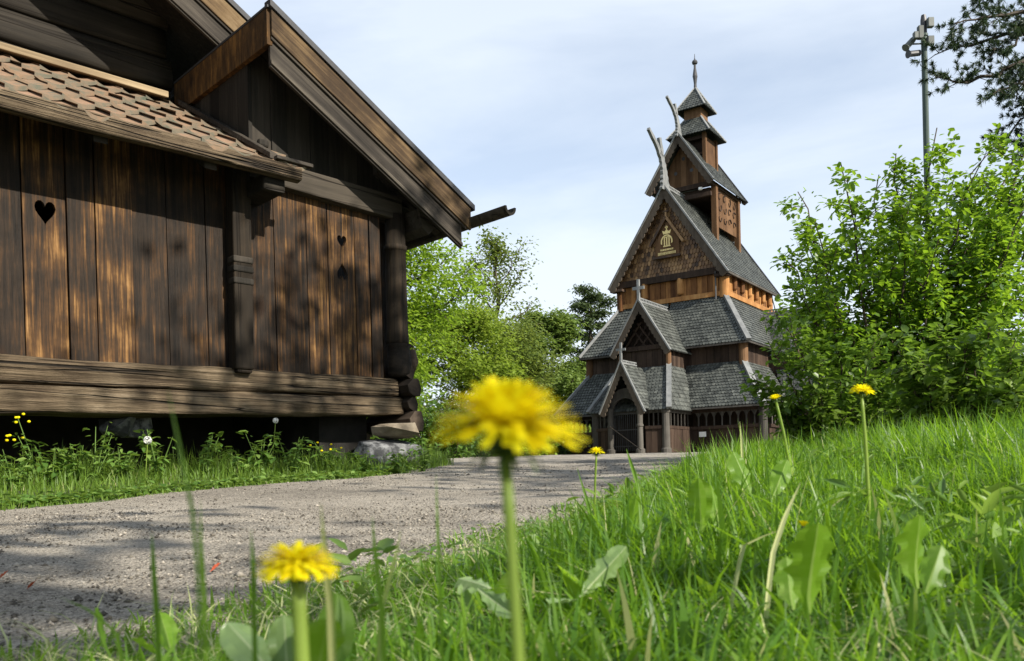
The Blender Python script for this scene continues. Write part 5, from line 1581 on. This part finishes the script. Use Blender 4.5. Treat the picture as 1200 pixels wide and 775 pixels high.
# ------------------------------------------------------------------ tall stalks close to the lens
def stalk(label, pts, Yv, w_, mat='grass', name='grass_stalk', group='tall grass stalks close to the lens'):
    P = [at(px, py, Yv) for px, py in pts]
    f = P[0]; fz = min(gz(f.x, f.y), f.z); o_ = V((f.x, f.y, fz))
    m = MB(); Q = [p - o_ for p in P]; Q[0].z = -.005
    Q = [along(Q, i / 14 * .9999)[0] for i in range(15)]
    r = random.random(); prev = None
    for i, q in enumerate(Q):
        t = i / 14; ww = w_ * .5 * (1.0 if t < .55 else max(.08, 1 - ((t - .55) / .45) ** 1.5))
        row = (q - V((ww, ww * .3, 0)), q + V((0, ww * .35, 0)), q + V((ww, -ww * .2, 0)))
        if prev: m.poly([prev[0], prev[1], row[1], row[0]], r); m.poly([prev[1], prev[2], row[2], row[1]], r)
        prev = row
    o = m.build(name, M[mat], smooth=True); o.location = o_
    tag(o, label, 'grass stalk', group)
stalk('tallest blurred grass blade, crossing the sill log near the two stones', [(238, 800), (234, 690), (226, 600), (212, 530), (197, 458)], .31, .0016)
stalk('thin upright grass stalk just right of the tallest blurred blade', [(246, 800), (240, 700), (236, 640), (235, 585)], .42, .0020)
stalk('short grass stalk on the gravel left of the tallest blurred blade', [(192, 800), (184, 720), (180, 660), (178, 624)], .45, .0030)
stalk('upright grass stalk left of the lower left dandelion head', [(300, 800), (298, 720), (297, 660), (294, 620)], .42, .0026)
stalk('long grass blade rising directly right of the lower left dandelion head', [(392, 800), (388, 720), (382, 660), (376, 590)], .42, .0036)
stalk('dark pointed blade midway between the two near dandelions', [(455, 800), (448, 720), (440, 650), (436, 605)], .5, .0030)
stalk('faint thin stalk left of the large dandelion stem, tip over the gravel', [(520, 800), (516, 700), (513, 620), (511, 556)], .55, .0020)
stalk('second dark blade between the two near dandelions, leaning right', [(430, 800), (446, 720), (462, 660), (470, 622)], .55, .0028)
stalk('slanting grass blade at the lower left over the gravel', [(165, 800), (140, 745), (105, 715), (70, 700)], .55, .0030)
stalk('dark single blade at the path edge, below the small path dandelion', [(700, 640), (694, 610), (686, 580), (676, 548)], 1.6, .0055)
stalk('bent blade in front of the church gate, right of the small path dandelion', [(760, 620), (748, 570), (740, 545), (734, 526)], 1.7, .008)
stalk('seeding grass stalk before the dark gallery wall of the church', [(872, 590), (870, 540), (869, 515), (867, 494)], 1.9, .006, 'straw')
stalk('pale fallen stalk lying diagonally above the glowing foreground leaf', [(888, 700), (905, 650), (920, 605), (938, 566)], .95, .006, 'straw', 'dry_stalk', None)
stalk('pale dry stalk lying flat, crossing left of the diagonal pale one', [(838, 660), (870, 640), (895, 628), (925, 618)], .98, .005, 'straw', 'dry_stalk', None)

# fallen leaves on the gravel
for px, py, lab in [(252, 671, 'curled red leaf alone on the gravel left of the lower left dandelion'), (36, 692, 'reddish fallen leaf on the gravel near the left edge, right one of a pair'), (3, 680, 'reddish fallen leaf on the gravel cut by the left picture edge'), (402, 693, 'pale reddish leaf on the gravel right of the lower left dandelion')]:
    xr_, zr_ = ray(px, py); t = np.arange(.5, 9, .005); k = int(np.argmax(ground(xr_ * t, t) + .012 > CAMZ + zr_ * t)); Yv = float(t[k])
    x, y = xr_ * Yv, Yv; m = MB()
    broad_leaf(m, (-.012, 0, .006), (.016, .004, .016), .020, .3, (.2, 1, .3), 2, 8)
    o = m.build('fallen_leaf', M['redleaf']); o.location = (x, y, gz(x, y) + .008); o.rotation_euler = (0, 0, random.uniform(-.6, .6))
    tag(o, lab, 'leaf', 'red leaves fallen on the gravel')
# ------------------------------------------------------------------ camera, sun, sky
cam = bpy.data.cameras.new('camera'); co = bpy.data.objects.new('camera', cam); COL.objects.link(co)
cam.lens = 30; cam.sensor_width = 36; cam.sensor_fit = 'HORIZONTAL'
cam.shift_y = 167.5 / 1200
cam.clip_start = .02; cam.clip_end = 3000
right = V((CR, 0, -SR)); up = V((SR, 0, CR)); back = V((0, -1, 0))
co.matrix_world = Matrix(((right.x, up.x, back.x, 0), (right.y, up.y, back.y, 0), (right.z, up.z, back.z, CAMZ), (0, 0, 0, 1)))
cam.dof.use_dof = True; cam.dof.focus_distance = 9.0; cam.dof.aperture_fstop = 10.5
scene.camera = co

SUN = V((.66, -.565, .56)).normalized()
sl = bpy.data.lights.new('sun', 'SUN'); so = bpy.data.objects.new('sun', sl); COL.objects.link(so)
sl.energy = 5.0; sl.angle = math.radians(.5); sl.color = (1.0, .93, .82)
so.rotation_euler = SUN.to_track_quat('Z', 'Y').to_euler()
el = math.asin(SUN.z); az = math.atan2(SUN.x, SUN.y)

w = bpy.data.worlds.new('World'); scene.world = w; w.use_nodes = True
nt = w.node_tree; nt.nodes.clear()
out = nt.nodes.new('ShaderNodeOutputWorld'); bg = nt.nodes.new('ShaderNodeBackground')
sky = nt.nodes.new('ShaderNodeTexSky'); sky.sky_type = 'NISHITA'; sky.sun_disc = False
sky.sun_elevation = el; sky.sun_rotation = az; sky.air_density = 1.0; sky.dust_density = .6; sky.ozone_density = 1.5
tc = nt.nodes.new('ShaderNodeTexCoord'); mp = nt.nodes.new('ShaderNodeMapping')
mp.inputs['Scale'].default_value = (1.0, 1.0, 3.6); mp.inputs['Rotation'].default_value = (0, math.radians(7), .4)
nt.links.new(tc.outputs['Generated'], mp.inputs['Vector'])
n1 = N(nt, 'ShaderNodeTexNoise', Scale=1.7, Detail=7.0, Roughness=.55, Distortion=.3); nt.links.new(mp.outputs[0], n1.inputs['Vector'])
sep = nt.nodes.new('ShaderNodeSeparateXYZ'); nt.links.new(tc.outputs['Generated'], sep.inputs[0])
hz = mth(nt, 'SUBTRACT', .60, mth(nt, 'MULTIPLY', sep.outputs['Z'], .9), clamp=True)
cl = ramp(nt, [(.38, (0, 0, 0)), (.62, (1, 1, 1))], n1.outputs['Fac'])
f = mth(nt, 'ADD', mth(nt, 'MULTIPLY', cl.outputs[0], .55), mth(nt, 'MULTIPLY', hz, .75), clamp=True)
f = mth(nt, 'ADD', mth(nt, 'MULTIPLY', f, .65), .33, clamp=True)
mx = nt.nodes.new('ShaderNodeMixRGB'); nt.links.new(f, mx.inputs[0]); nt.links.new(sky.outputs[0], mx.inputs[1]); mx.inputs[2].default_value = (5.1, 5.55, 6.1, 1)
nt.links.new(mx.outputs[0], bg.inputs['Color']); bg.inputs['Strength'].default_value = .10
nt.links.new(bg.outputs[0], out.inputs['Surface'])

scene.view_settings.view_transform = 'Standard'; scene.view_settings.look = 'None'
scene.view_settings.exposure = 0.95; scene.view_settings.gamma = 1.0
scene.view_settings.use_curve_mapping = False
scene.cycles.use_denoising = True
scene.cycles.max_bounces = 8; scene.cycles.transparent_max_bounces = 8
scene.cycles.sample_clamp_indirect = 6
